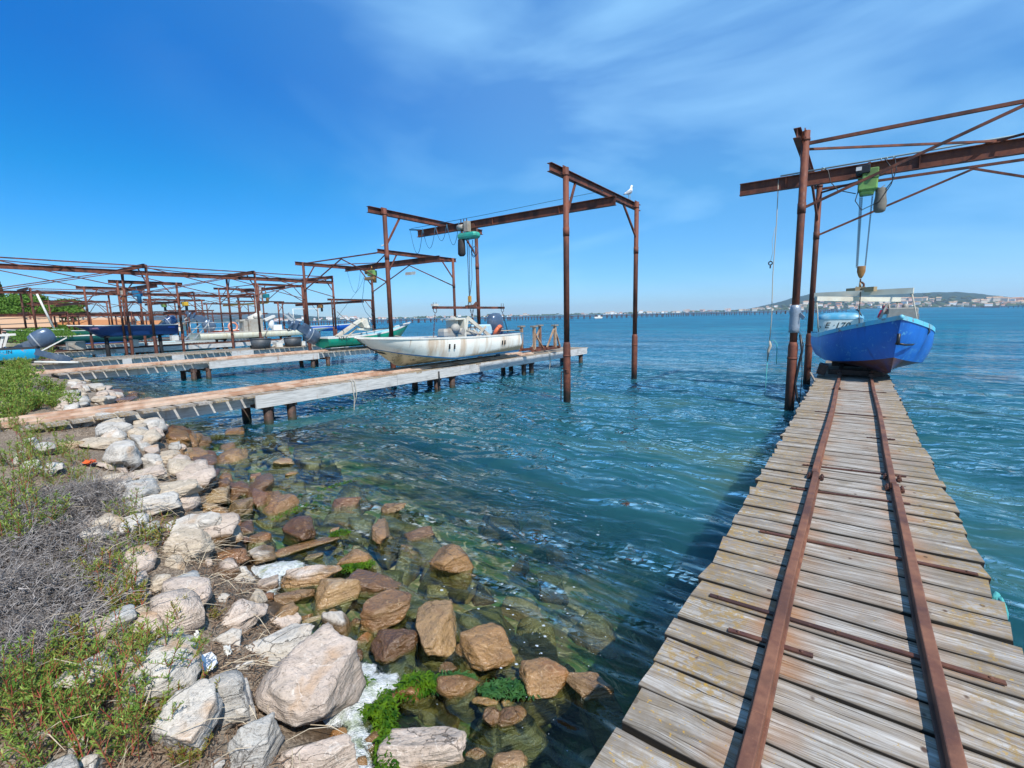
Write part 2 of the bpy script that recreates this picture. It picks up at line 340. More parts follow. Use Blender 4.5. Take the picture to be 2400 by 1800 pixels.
def mat_water():
    a=NT('lagoon_water'); p=a.pos(); tb=a.attr('turb'); x,y,z=a.sep(p)
    dist=a.n.new('ShaderNodeVectorMath'); dist.operation='LENGTH'; a.l.new(a.comb(x,y,0.),dist.inputs[0]); D=dist.outputs['Value']
    rotz=R(25)
    b1=a.noise(a.map(p,(.6,1.,1),(0,0,rotz)),6.5,2,.5,.5); b2=a.noise(a.map(p,(.5,1.,1),(0,0,rotz-.5)),1.9,2,.45,.6)
    b3=a.noise(a.map(p,(.45,1.,1),(0,0,rotz+.2)),.60,4,.55,.6); b4=a.noise(a.map(p,(.35,1.,1),(0,0,rotz)),.17,5,.6,.4)
    nb=a.bump(b4,1.0,2.3); nb=a.bump(b3,1.,.44,nb); nb=a.bump(b2,1.,.095,nb); nb=a.bump(b1,.7,.010,nb)
    fr=a.n.new('ShaderNodeFresnel'); fr.inputs['IOR'].default_value=1.333; a.l.new(nb,fr.inputs['Normal'])
    fac=a.math('MINIMUM',fr.outputs[0],a.rng(D,8.,90.,.85,.33))
    gl=a.n.new('ShaderNodeBsdfGlossy'); a.set(gl.inputs['Roughness'],a.rng(D,8.,200.,.03,.16)); a.l.new(nb,gl.inputs['Normal']); gl.inputs['Color'].default_value=(.90,.97,1,1)
    pv=a.noise(a.map(p,(.5,1.3,1),(0,0,rotz)),.33,5,.6,.6); pf=a.noise(a.map(p,(.30,1.0,1),(0,0,rotz)),.05,4,.6,.5)
    deep=a.ramp(a.math('ADD',a.math('MULTIPLY',pv,.5),a.math('MULTIPLY',pf,.5)),[(.38,(.002,.062,.118)),(.5,(.003,.102,.178)),(.62,(.006,.150,.225))])
    near=a.ramp(pv,[(.36,(.008,.058,.078)),(.5,(.016,.082,.098)),(.66,(.062,.115,.080))])
    body=a.mix(a.rng(D,8.,34.),near,deep)
    df=a.n.new('ShaderNodeBsdfDiffuse'); a.l.new(body,df.inputs['Color']); a.l.new(nb,df.inputs['Normal'])
    ss=a.n.new('ShaderNodeSubsurfaceScattering'); ss.falloff='BURLEY'; a.l.new(body,ss.inputs['Color']); ss.inputs['Scale'].default_value=1.; ss.inputs['Radius'].default_value=(.5,.9,1.1)
    class _D: outputs=None
    mss=a.n.new('ShaderNodeMixShader'); mss.inputs[0].default_value=.75; a.l.new(df.outputs[0],mss.inputs[1]); a.l.new(ss.outputs[0],mss.inputs[2]); df=mss
    tr=a.n.new('ShaderNodeBsdfTransparent'); a.l.new(a.mix(tb,(.86,.95,.90),(.55,.75,.70)),tr.inputs['Color'])
    m1=a.n.new('ShaderNodeMixShader'); a.l.new(tb,m1.inputs[0]); a.l.new(tr.outputs[0],m1.inputs[1]); a.l.new(df.outputs[0],m1.inputs[2])
    m2=a.n.new('ShaderNodeMixShader'); a.set(m2.inputs[0],fac); a.l.new(m1.outputs[0],m2.inputs[1]); a.l.new(gl.outputs[0],m2.inputs[2])
    return a.end(m2.outputs[0])
wat=npmesh('water',np.stack([X,Y,Z],-1).reshape(-1,3),FW,mat_water(),True); tag(wat,kind='structure')
tb=np.clip((-S-1.2)/4.2,0,1); tb=tb*tb*(3-2*tb); tb=np.where(S>0,0,tb); tb=np.where(X<-10.5,np.maximum(tb,np.clip((-S-.6)/1.5,0,1)),tb)
at=wat.data.attributes.new('turb','FLOAT','POINT'); at.data.foreach_set('value',tb.ravel().astype(np.float32))
# ------------------------------------------------------------------ rocks
def mat_rock():
    a=NT('shore_rock'); p=a.obj(); wp=a.pos(); rnd=a.info('Random'); tone=a.info('Color'); 
    al=a.n.new('ShaderNodeObjectInfo'); wetness=al.outputs['Alpha']
    pj=a.n.new('ShaderNodeVectorMath'); pj.operation='ADD'; a.l.new(p,pj.inputs[0]); a.l.new(a.comb(a.math('MULTIPLY',rnd,31.),a.math('MULTIPLY',rnd,17.),0.),pj.inputs[1]); q=pj.outputs[0]
    n=a.noise(q,3.2,7,.62,.4); st=a.noise(a.map(q,(2.,2.,16.),(.5,.35,0)),1.4,6,.62,.8); fine=a.noise(q,34,5,.7); 
    vein=a.noise(a.map(q,(1.,1.,5.),(.9,.3,.4)),1.6,3,.5,1.4)
    c=a.mix(a.ramp(n,[(.34,0.),(.66,1.)]),a.mix(.5,tone,(.32,.26,.19)),tone)
    c=a.mix(a.ramp(st,[(.38,.55),(.56,0.)]),c,a.mix(.45,tone,(.16,.10,.06)))
    c=a.mix(a.ramp(st,[(.62,0.),(.74,.5)]),c,(.62,.57,.50))
    c=a.mix(a.ramp(fine,[(.30,.6),(.46,0.)]),c,(.10,.075,.05))
    c=a.mix(a.ramp(a.noise(q,2.1,3,.5,.6),[(.60,0.),(.70,.6)]),c,(.40,.22,.09))
    c=a.mix(a.ramp(a.math('ABSOLUTE',a.math('SUBTRACT',vein,.5)),[(.0,.7),(.008,0.)]),c,(.66,.58,.50))
    ed_=a.vor(a.map(a.comb(a.sep(q)[0],a.math('ADD',a.sep(q)[1],a.math('MULTIPLY',n,.5)),a.sep(q)[2]),(1.,1.,1.9),(.4,.7,.2)),3.1,'DISTANCE_TO_EDGE','Distance')
    crk=a.math('MULTIPLY',a.ramp(ed_,[(.0,1.),(.014,0.)]),a.ramp(a.noise(q,1.7,2,.5),[(.50,0.),(.62,1.)])); c=a.mix(a.math('MULTIPLY',crk,.5),c,(.07,.05,.035))
    z=a.sep(wp)[2]; zz=a.math('ADD',z,a.math('MULTIPLY',a.math('SUBTRACT',n,.5),.22))
    line=a.math('MULTIPLY',wetness,.62); wet=a.rng(a.math('SUBTRACT',zz,line),.06,.0)
    wc=a.mix(1.,c,a.mix(a.ramp(a.math('ADD',a.math('MULTIPLY',rnd,.6),a.math('MULTIPLY',n,.5)),[(.35,0.),(.75,1.)]),(.30,.19,.085),(.66,.47,.24)),'MULTIPLY')
    c=a.mix(wet,c,wc)
    weed=a.math('MULTIPLY',a.rng(a.math('ADD',z,a.math('MULTIPLY',fine,.07)),.065,.0),a.rng(z,-.5,-.25)); c=a.mix(a.math('MULTIPLY',weed,.55),c,(.060,.10,.015))
    c=a.mix(a.rng(z,-.2,-.7,0.,.35),c,(.05,.07,.02))
    cav=a.n.new('ShaderNodeBump'); cav.inputs['Strength'].default_value=.95; cav.inputs['Distance'].default_value=.05; a.l.new(a.math('SUBTRACT',a.math('ADD',a.math('MULTIPLY',n,1.5),a.math('MULTIPLY',st,.8)),a.math('MULTIPLY',crk,.35)),cav.inputs['Height'])
    nb=a.bump(fine,.8,.014,cav.outputs[0])
    return a.end(a.pr(c,a.math('SUBTRACT',.9,a.math('MULTIPLY',wet,.70)),0,nb,a.math('ADD',.25,a.math('MULTIPLY',wet,.45)),coat=a.math('MULTIPLY',wet,.4),coatn=cav.outputs[0]))
ROCK=mat_rock()
_ico={}
def ico(sub):
    if sub not in _ico:
        bm=bmesh.new(); bmesh.ops.create_icosphere(bm,subdivisions=sub,radius=1); bm.verts.ensure_lookup_table()
        _ico[sub]=(np.array([v.co[:] for v in bm.verts]),np.array([[v.index for v in f.verts] for f in bm.faces])); bm.free()
    return _ico[sub]
def rock_shape(seed,sub=4,ang=.75,rough=1.):
    rg=np.random.default_rng(seed); U,Fc=ico(sub)
    npl=int(rg.integers(8,13)); P=rg.normal(size=(npl,3)); P/=np.linalg.norm(P,axis=1)[:,None]; dst=rg.uniform(.55,.95,npl)
    P=np.vstack([P,[[0,0,1],[0,0,-1],[1,0,.1],[-1,0,.1],[0,1,.1],[0,-1,.1]]]); dst=np.concatenate([dst,rg.uniform(.80,1.,6)])
    dots=U@P.T; rr=np.where(dots>.04,dst/np.maximum(dots,.04),50.); k=26+30*ang
    r=-(np.log(np.sum(np.exp(-k*np.minimum(rr,6)),axis=1))/k)
    o=rg.uniform(-50,50,3)
    nn=np.array([noise.fractal(Vector((u*1.5+o).tolist()),1.,2.,5) for u in U])
    rd=np.array([abs(noise.noise(Vector((u*np.array([2.3,2.3,5.])+o*1.7).tolist()))) for u in U])
    r=r*(1+rough*(.10*nn-.085*rd))
    return U*r[:,None],Fc
SHAPES={}
def hz_dir(): 
    f=np.array([-math.sin(YAW),math.cos(YAW),0]); return f
ROCKS=[]
def place_rock(cx,cy,w,h,th=0,tone=(.45,.42,.37),wet=0.,seed=0,label=None,sub=4,sink=.0,ang=.75,name='rock',group=None,lift=0.):
    d=ray(cx,cy); 
    t=(.0-H)/d[2]
    for _ in range(40):
        P=CAMP+d*t; gz=(max(ground(P[0],P[1]),-.03) if sink>=0 else max(ground(P[0],P[1]),-.32)+.0); sz=min(w,h)/F*t*.28
        tn=((gz+sz*1.7)-H)/d[2]; t=t*.5+tn*.5
    P=CAMP+d*t; a=w/2/F*t; b=h/2/F*t
    hd=np.array([P[0],P[1],0]); rh=np.linalg.norm(hd); fw=hd/rh; rt=np.array([fw[1],-fw[0],0]); phi=math.atan2(H-P[2],rh); s_,c_=math.sin(phi),math.cos(phi)
    T=R(th)
    # semi axes: a along th, b across; solve height/depth from the seen height
    hgt=min(a,b)*.78
    def depth(vs):   # ground depth semi-axis giving seen semi-height vs
        q=vs*vs-(hgt*c_)**2; return max(math.sqrt(q)/s_ if q>0 else 0,.45*vs/max(s_,.3)*.6)
    if abs(th)<8: la,lb,yaw=a,min(depth(b),a*2.2),0
    else:
        ex=math.cos(T);ey=math.sin(T)/max(s_,.25); la=a*math.hypot(ex,ey*.85); yaw=math.atan2(ey,ex); lb=min(depth(b),a*1.2)
    V,Fc=rock_shape(seed,sub,ang)
    bx=rt*math.cos(yaw)+fw*math.sin(yaw); by_=np.cross([0,0,1],bx)
    rg=random.Random(seed); tilt=rg.uniform(-.12,.12)
    Wd=(V[:,0:1]*la*1.06)*bx+(V[:,1:2]*lb*1.06)*by_+(V[:,2:3]*hgt*1.12+V[:,0:1]*la*tilt)*np.array([0,0,1])
    Pw=np.array([P[0],P[1],P[2]+lift],float)
    if sub>=4:
        for _ in range(5):
            Q=Wd+Pw-CAMP; dp=Q@_f; xs_=CX+F*(Q@_r)/dp; ys_=CY-F*(Q@_u)/dp
            w_,h_=np.ptp(xs_),np.ptp(ys_); kx=float(np.clip(w/w_,.55,1.5)); ky=float(np.clip(h/h_,.55,1.5))
            ar=(Wd@rt)[:,None]*rt; af=(Wd@fw)[:,None]*fw; az_=Wd-ar-af; Wd=ar*kx+af*ky+az_*ky
            ex=cx-(xs_.max()+xs_.min())/2; ey=cy-(ys_.max()+ys_.min())/2; tt=float(dp.mean())
            Pw=Pw+rt*ex/F*tt*.9-fw*ey/F*tt/max(s_,.3)*.75
            gq=ground(Pw[0],Pw[1]); gq=max(gq,-.03) if sink>=0 else max(gq,-.36)
            Pw[2]=Pw[2]*.3+.7*(gq+(.95 if wet<.5 else .62)*np.ptp(Wd[:,2])*.5)
    low=Wd[:,2].min(); need=ground(Pw[0],Pw[1])-.05-Pw[2]
    if need<low:
        ex_=low*.35-need-(low*.35-low); q_=np.clip((Wd[:,2]/low-.35)/.65,0,1); rad_=max(np.abs(Wd[:,:2]).max(),.02)
        fl=1+.75*max(low-need,0)/rad_*q_*np.clip(1.2-q_*.2,0,1)
        Wd=Wd*np.array([1,1,0])*fl[:,None]+np.array([0,0,1])*np.where(Wd[:,2]<low*.35,low*.35+(Wd[:,2]-low*.35)*(need-low*.35)/(low*.65),Wd[:,2])[:,None]
    P=Pw; o=npmesh(name,Wd,Fc,ROCK,True,loc=tuple(Pw)); o.color=(*tone,wet)
    if label: tag(o,label,'rock',group)
    ROCKS.append((P[0],P[1],max(la,lb)))
    return o
REG={1:(0,900,3.687),2:(0,1350,3.687),3:(450,1000,3.687),4:(450,1350,3.687),5:(900,1100,3.687),7:(850,1400,3.687),8:(0,740,9.217)}
TW=(.60,.565,.51);TT=(.54,.455,.35);TP=(.56,.46,.39);TG=(.46,.455,.43);TB=(.36,.25,.155);TO=(.46,.34,.21);TR=(.38,.235,.16)
RK=[
(1,640,455,1130,560,0,TT,.1,'long flat tan rock at the water just below the white boat jetty'),
(1,450,490,750,562,0,TO,.3,'flat ochre slab half under the shore end of the white boat jetty'),
(1,945,575,1175,695,0,TW,.1,'chunky cream rock with a dark notch beside the brown weed near the jetty'),
(1,1245,515,1390,630,0,TP,.2,'upright pinkish rock at the far end of the shore stones, left of the cream boulder'),
(1,1310,555,1590,690,0,TT,.15,'cream boulder with an orange stained tip standing in the shallows'),
(1,1580,570,1740,640,0,TB,1,'low wet brown rock touching the orange tip of the cream boulder'),
(1,1350,500,1820,562,0,TO,1,'long wet ochre ledge barely above water behind the cream boulder'),
(1,1080,625,1240,720,10,TO,.4,'smooth ochre rock leaning by the chunky cream rock'),
(1,825,670,990,725,0,TP,.1,'thin pinkish slab lying on the brown weed edge'),
(1,880,620,960,680,0,TG,.1,'small grey stone behind the thin pinkish slab'),
(1,1070,700,1450,860,0,TP,.2,'broad pinkish rock carrying a small round grey stone'),
(1,880,765,1085,845,0,TT,0,'wedge shaped tan stone left of the white round one'),
(1,1200,780,1360,880,0,TW,0,'small round white rock before the broad pinkish one'),
(1,1340,725,1450,790,0,TG,.2,'round grey stone resting on the broad pinkish rock'),
(1,1430,725,1915,890,-8,TR,.7,'long reddish brown rock with a dark wet end jutting into the water'),
(1,1180,820,1765,1080,0,TT,.15,'large tan boulder with wavy ridges below the long reddish rock'),
(1,990,920,1570,1160,0,TW,.05,'very large whitish boulder behind the grey dry brush'),
(1,1770,865,1990,1030,0,TG,.35,'pointed grey rock at the water edge'),
(1,1690,850,1810,960,0,TB,.9,'wet brown stone between the wavy tan boulder and the pointed grey rock'),
(1,1965,975,2190,1150,10,TG,.4,'grey brown rock with a domed top right of the pointed grey one'),
(1,1980,945,2080,1030,0,TT,.6,'small tan stone behind the domed grey brown rock'),
(1,1700,1050,1960,1130,0,TP,.4,'low pinkish rock between the whitish boulders and the domed rock'),
(1,1410,1115,1905,1330,0,TW,.1,'large pale flat topped boulder leaning over the tan split one'),
(1,1390,1250,1860,1570,-20,TT,.1,'large tan boulder with orange splits standing over brown weed'),
(1,1865,1200,2105,1380,0,TT,.3,'rounded yellow tan rock at the wet edge'),
(1,2050,1170,2205,1330,0,TB,.6,'square dark brown rock behind the rounded yellow tan one'),
(1,1420,1470,1590,1590,0,TT,0,'small tan pyramid shaped stone in the brown weed'),
(1,690,1205,990,1400,0,TW,0,'whitish rock seen through the dry twigs'),
(1,930,865,1110,990,0,TW,0,'white knobbly rock at the edge of the dry brush'),
(1,1290,1275,1410,1350,0,TG,0,'small blue grey stone tucked left of the large split boulder'),
(1,995,1215,1105,1280,0,TW,0,'little white stone alone on the brown weed'),
(1,530,1400,840,1565,0,TW,0,'white rock behind the low green plants by the dry brush'),
(1,790,1370,1330,1480,0,TW,0,'long low white rock crossed by green sprigs'),
(1,1770,1505,1840,1580,0,TP,.2,'tiny pink stone at the foot of the split boulder'),
(1,330,675,560,780,0,TW,0,'white rock among green plants left of the brown weed'),
(1,190,650,350,750,0,TW,0,'grey white rock at the left among red stemmed plants'),
(1,90,580,240,680,0,TW,0,'white rock half hidden by plants near the left edge'),
(1,200,460,330,530,0,TW,0,'pale rock under the near end of the white boat jetty'),
(1,300,500,490,605,0,TW,0,'jagged white rock in plants just below the jetty beam'),
(1,30,280,130,312,0,TW,0,'white stone showing behind the jetty rails at the far left'),
(1,180,258,460,300,0,TW,0,'long white rock lying behind the jetty start'),
(1,520,45,700,110,0,TG,.1,'flat grey slab beyond the jetty beside green bushes'),
(1,670,35,740,95,0,TT,.1,'small upright tan stone on the grey slab'),
(1,570,110,705,172,0,TW,0,'white stone under the far grey slab'),
(1,780,105,940,182,0,TT,.1,'tan rock among sea litter beyond the jetty'),
(1,900,95,1190,190,0,TB,.9,'wet brown rock mound reaching the water beyond the jetty'),
(1,610,-5,760,50,0,TP,.1,'pinkish rock at the water beyond the first jetty'),
(1,820,20,920,80,0,TT,.1,'round tan rock beyond the first jetty near a scrap of blue'),
(1,2130,1385,2390,1560,0,TW,.2,'rounded white rock with crack lines between wet brown ones'),
(3,510,530,690,720,0,TR,1,'wet reddish rock shining at the water edge'),
(3,570,580,950,805,32,TB,1,'long tilted wet brown slab with a green algae side'),
(3,1190,605,1465,745,-8,TR,1,'wet red brown rock alone in the shallows'),
(3,1630,655,1855,765,12,TT,.9,'wedge shaped tan rock farthest out in the shallows'),
(3,775,765,1075,995,12,TB,.5,'brown angular rock sitting on the long wet ledge'),
(3,1545,785,1725,1015,0,TP,.5,'upright pinkish pointed rock standing in the water'),
(3,1825,855,2110,1015,0,TP,1,'flat mottled rock awash right of the upright pink one'),
(3,700,945,1290,1130,14,TO,1,'long wet ledge of ochre rock running out into the water'),
(3,970,1085,1140,1170,0,TG,.7,'small grey rock ringed by foam below the long ledge'),
(3,1245,1055,1555,1215,-8,TO,1,'ochre rock with bright green algae on its foot'),
(3,1185,865,1275,940,0,TO,1,'small ochre stone with green weed behind the long ledge'),
(3,1380,1020,1495,1062,0,TT,1,'tiny tan stone awash above the ochre algae rock'),
(3,1800,1015,1915,1095,0,TO,1,'small ochre stone poking from the water right of the others'),
(3,180,1040,500,1210,0,TR,1,'flat wet red rock left of the rounded white one'),
(3,760,1190,1300,1420,-4,TP,.1,'large flat pink rock behind the foam'),
(3,1290,1225,1885,1480,-22,TB,.9,'long wet brown boulder sloping down to the water'),
(3,1065,1305,1480,1590,0,TT,.2,'blocky tan boulder with cracked face in the middle of the pile'),
(3,655,1400,1065,1590,0,TT,.15,'blocky grey tan rock left of the cracked face boulder'),
(3,530,1270,750,1460,-10,TP,.1,'pinkish angular stone beside the foam pool'),
(3,460,1400,660,1600,-30,TT,0,'pale tan stone under the pinkish angular one'),
(3,250,1200,520,1340,0,TW,.1,'pale grey slab at the head of the foam pool'),
(3,205,1435,330,1520,0,TW,0,'small white stone touching the pink striped rock'),
(3,740,1200,870,1310,0,TO,.7,'ochre stone between foam and the large pink rock'),
(4,1445,100,1900,525,-30,TB,1,'big smooth wet brown boulder shining in the sun'),
(4,220,195,660,510,-10,TP,0,'pale rock with a thin white and pink stripe across it'),
(4,650,280,950,480,10,TP,0,'flat pink tan rock right of the striped one'),
(4,930,335,1150,440,10,TW,0,'small pale rock behind the main boulder'),
(4,1115,300,1380,520,10,TW,.1,'cracked pale rock touching the top of the main boulder'),
(4,160,445,435,630,-15,TW,0,'small whitish rock left of the pale sloping slab'),
(4,410,405,1060,790,20,TW,0,'large pale sloping slab left of the main boulder'),
(4,515,400,1495,1310,34,TP,0,'biggest boulder of the shore, smooth with an orange patch on top'),
(4,1540,450,1995,845,-25,TB,.75,'ridged brown rock half wet beside the white foam'),
(4,1400,480,1570,610,0,TR,.9,'dark wet stone wedged beside the big smooth wet boulder'),
(4,1810,485,1925,595,0,TO,1,'small ochre wet stone between two big wet rocks'),
(2,1300,885,1925,1540,62,TW,0,'large smooth whitish boulder beside the green plant at lower left'),
(4,270,875,555,1290,-62,TW,0,'narrow whitish rock standing right of the large smooth one'),
(4,290,1175,765,1720,52,TG,0,'pointed blue grey boulder at the bottom edge'),
(4,710,1360,1420,1800,-12,TP,0,'broad pinkish white boulder at the bottom edge'),
(4,1155,1305,1350,1500,0,TO,.3,'small ochre rock between the broad boulder and the foam'),
(4,1475,1290,1700,1560,-50,TO,.6,'small ochre rock draped with green weed in the foam'),
(4,1530,1580,1610,1659,0,TB,.6,'tiny brown stone at the bottom edge in the foam'),
(4,280,725,540,830,0,TW,0,'thin flat white stone with a chipped end'),
(4,1070,300,1160,345,0,TT,.3,'small tan stone under the cracked face boulder'),
(4,930,320,1055,400,0,TR,1,'small wet red stone under the cracked face boulder'),
(4,1180,280,1260,330,0,TP,.4,'small pink stone in the gap below the cracked face boulder'),
(4,1370,360,1480,440,0,TO,1,'small wet ochre stone left of the big smooth wet boulder'),
(4,160,1560,290,1680,0,TG,0,'small grey rock in the lower corner of brown weed'),
(4,1925,200,2300,700,80,TT,.75,'tall rock with a dry white top and shiny wet brown foot'),
(7,770,215,1330,640,25,TO,.75,'squarish ochre block with flat top standing in the water'),
(7,655,555,830,665,0,TO,.7,'small ochre stone dotted with snails left of the squarish block'),
(7,1350,515,1790,880,-35,TO,1,'wet ochre rock with rippled shiny face'),
(7,1740,640,2190,970,0,TT,1,'algae covered tan rock next to the jetty shadow'),
(7,1205,620,1345,690,0,TB,.8,'little brown stone left of the rippled wet rock'),
(7,1235,685,1335,725,0,TO,1,'little ochre stone below the little brown one'),
(7,270,645,635,915,28,TO,1,'wet ochre rock with orange streaks at the foam edge'),
(7,620,665,1035,890,5,TO,.9,'wet ochre rock with a white glint right of the streaked one'),
(7,470,885,820,1140,-12,TB,1,'dark brown flat rock half under water'),
(7,940,855,1190,960,5,TO,.9,'flat ochre stone with a snail above the pair of pointed ones'),
(7,1195,885,1345,960,10,TO,1,'small ochre stone awash right of the flat snail one'),
(7,1030,940,1190,1150,60,TO,.8,'left one of two pointed ochre rocks under clear water'),
(7,1150,930,1445,1150,25,TO,.8,'right one of two pointed ochre rocks under clear water'),
(7,400,1070,480,1130,0,TO,.8,'tiny ochre stone behind the round boulder at the bottom'),
(7,120,1110,900,1640,-12,TP,.0,'large round pinkish boulder with a crack at the bottom edge'),
(7,865,1295,1100,1475,-20,TO,.9,'wet ochre rock right of the large round boulder'),
(7,1075,1315,1450,1540,10,TP,.6,'pink brown rock at the bottom edge nearest the jetty'),
(7,150,850,240,915,0,TR,.8,'tiny red brown stone left of the orange streaked rock'),
(5,390,640,780,905,-8,TO,.8,'tan wedge rock standing alone well out in the shallows'),
(5,870,300,1130,430,0,TT,1,'algae speckled rock just under water farthest from shore'),
(5,1280,345,1440,412,0,TW,1,'pale rock under water right of the algae speckled one'),
(5,1390,520,1560,612,0,TT,1,'sunken yellow tan rock near the dark reflections'),
(5,1310,875,1550,1060,-30,TP,1,'pale pink rock sunken in the clear middle shallows'),
(5,1020,1095,1335,1235,-20,TT,1,'sunken tan rock with a dark weed band'),
(5,1670,1225,1960,1430,-15,TT,1,'sunken branching tan rock near the jetty'),
(5,1170,735,1250,780,0,TT,1,'small sunken tan stone amid drifting bubbles'),
(3,690,265,890,345,0,TW,1,'pale sunken rock far out near the jetty reflection'),
(3,500,395,600,460,0,TR,1,'small red rock with water splashing over it'),
(3,800,385,920,432,0,TO,1,'small ochre stone awash beyond the splash'),
(3,0,140,160,200,0,TO,1,'low ochre rock awash close to the cream boulder'),
(8,1165,845,1510,990,0,TT,0,'rounded pale boulder between the second and third jetties'),
(8,1550,880,1890,972,0,TO,.1,'rock with an ochre side between jetties at the water'),
(8,1440,1350,1760,1520,-25,TT,0,'tan boulder under the second jetty beam'),
(8,1520,1490,1800,1560,0,TW,0,'flat white rock below the second jetty'),
(8,1700,1560,1840,1659,0,TT,0,'upright tan rock close behind the bushes'),
(8,0,1290,160,1420,0,TW,0,'white rock at the left edge below the cyan boat'),
]
for i,(rg_,x0,y0,x1,y1,th,tone,wet,lab) in enumerate(RK):
    ox,oy,sc=REG[rg_]; w=(x1-x0)/sc; h=(y1-y0)/sc
    sub=rg_==5 or (wet==1 and th==0 and (y1-y0)<100)
    big=w*h>9000
    place_rock(ox+(x0+x1)/2/sc,oy+(y0+y1)/2/sc,w,h,th,tone,wet,100+i,lab,5 if big else 4,(-.08 if rg_==5 and i>0 and 'sunken' in lab or 'under water' in lab else 0.),.8,group='rocks of the shore')
ro=random.Random(8)
cnt=0; tr=0
while cnt<280 and tr<9000:
    tr+=1
    x=-ro.random()**.8*13.5+.2; s=ro.uniform(-2.1,1.35) if ro.random()<.45 else ro.uniform(-.2,1.2); y=float(np.interp(x,SHX,SHY))-s
    rad=ro.choice((.05,.07,.09,.12,.16,.2))*(1.+.03*abs(x))
    if any(math.hypot(x-a,y-b)<c*.72+rad*.5 for a,b,c in ROCKS): continue
    dd=np.array([x,y,ground(x,y)])-CAMP; dp=dd@_f
    if dp<.4: continue
    px=CX+F*(dd@_r)/dp; py=CY-F*(dd@_u)/dp
    if not(-60<px<1420 and 900<py<1850): continue
    if px<330 and 900<py: 
        if ro.random()<.35: continue
    wp=rad*F/dp; tone=ro.choice((TW,TT,TP,TG) if s>.1 else (TO,TB,TT,TR))
    wetv=0 if s>.35 else (1 if s<0 else .5)
    lab='small dry pale stone filling a gap between larger shore rocks' if s>.1 else 'small wet brownish stone lying in the shallow water at the shore'
    place_rock(px,py,wp*2,wp*1.4,0,tone,wetv,900+cnt,lab,3,-.02,name='stone',group='small dry gap stones' if s>.1 else 'small wet shallow stones')
    cnt+=1
cnt2=0
while cnt2<60:
    x=-ro.uniform(12.6,25.); s=ro.uniform(-.7,1.5); y=float(np.interp(x,SHX,SHY))-s; rad=ro.uniform(.10,.28)
    dd=np.array([x,y,ground(x,y)])-CAMP; dp=dd@_f; px=CX+F*(dd@_r)/dp; py=CY-F*(dd@_u)/dp; wp=rad*F/dp
    if -24.9<x<-23.2 or px<135: continue
    place_rock(px,py,wp*2,wp*1.1,0,ro.choice((TW,TT,TP,TG)) if s>.0 else ro.choice((TB,TT,TO)),0 if s>.2 else .8,3000+cnt2,'small shore stone on the bank between the first jetty and the jetties beyond',3,-.02,name='stone',group='stones on the bank between the jetties')
    cnt2+=1
# ---------------- foam, weed, litter
def mat_foam():
    a=NT('sea_foam'); p=a.pos(); v=a.vor(p,55); n=a.noise(p,7,4,.6); n2=a.noise(p,160,2,.6)
    c=a.mix(a.ramp(n,[(.52,0.),(.68,.45)]),(.60,.62,.63),(.46,.51,.34)); 
    v2=a.noise(p,24,5,.7); v3=a.noise(p,5.5,4,.6)
    c=a.mix(a.ramp(v2,[(.38,.65),(.54,0.)]),c,(.20,.23,.19)); c=a.mix(a.ramp(v3,[(.36,.7),(.46,0.)]),c,(.17,.22,.09)); c=a.mix(a.ramp(v,[(.0,.35),(.22,0.)]),c,(.22,.26,.27))
    al=a.rng(a.math('ADD',a.math('ADD',a.attr('edge'),a.math('MULTIPLY',a.math('SUBTRACT',n2,.5),.9)),a.math('MULTIPLY',a.math('SUBTRACT',v3,.5),2.4)),.32,.6)
    return a.end(a.pr(c,.85,0,a.bump(a.math('ADD',a.vor(p,95),a.math('MULTIPLY',a.noise(p,30,4,.7),2.5)),.8,.012),.2,alpha=al))
FOAM=mat_foam()
def foam_patch(pts,label,z=.035):
    # pts: outline in pixel coordinates on the water
    P=[at_z(x,y,z)[:2] for x,y in pts]; P=np.array(P); mn=P.min(0);mxx=P.max(0)
    st=.022; xs=np.arange(mn[0]-.05,mxx[0]+.05,st); ys=np.arange(mn[1]-.05,mxx[1]+.05,st)
    def sd(q):
        ins=False; best=9; n=len(P)
        for i in range(n):
            a=P[i];b=P[(i+1)%n]; ab=b-a; t=np.clip(((q-a)@ab)/(ab@ab),0,1); best=min(best,np.linalg.norm(q-a-ab*t))
            if (a[1]>q[1])!=(b[1]>q[1]) and q[0]<(b[0]-a[0])*(q[1]-a[1])/(b[1]-a[1])+a[0]: ins=not ins
        return best if ins else -best
    V=[];E_=[];
    for y in ys:
        for x in xs:
            s=sd(np.array([x,y]))+gnoise(x,y,7,5)*.035; V.append((x,y,z+min(max(s,0),.12)*.25+gnoise(x,y,9,2)*.006+abs(gnoise(x,y,30,1))*.003)); E_.append(s/.05*.5+.35)
    nx,ny=len(xs),len(ys); idx=np.arange(nx*ny).reshape(ny,nx); Fc=np.stack([idx[:-1,:-1],idx[:-1,1:],idx[1:,1:],idx[1:,:-1]],-1).reshape(-1,4)
    E_=np.array(E_); Fc=Fc[(E_[Fc]>-.1).any(1)]
    o=npmesh('sea_foam',V,Fc,FOAM,True); a=o.data.attributes.new('edge','FLOAT','POINT'); a.data.foreach_set('value',np.clip(E_,0,2).astype(np.float32))
    return tag(o,label,'foam',kind='stuff')
foam_patch([(855,1550),(880,1580),(930,1575),(935,1600),(900,1635),(870,1665),(850,1700),(865,1745),(875,1800),(830,1860),(800,1790),(815,1745),(790,1710),(735,1705),(745,1680),(800,1640),(830,1600)],'thick white sea foam lying between the biggest boulder and the wet rocks')
foam_patch([(590,1330),(640,1318),(700,1312),(730,1325),(690,1345),(660,1350),(655,1385),(640,1410),(610,1400),(625,1365),(590,1350)],'thin bluish white foam pool behind the middle rocks')
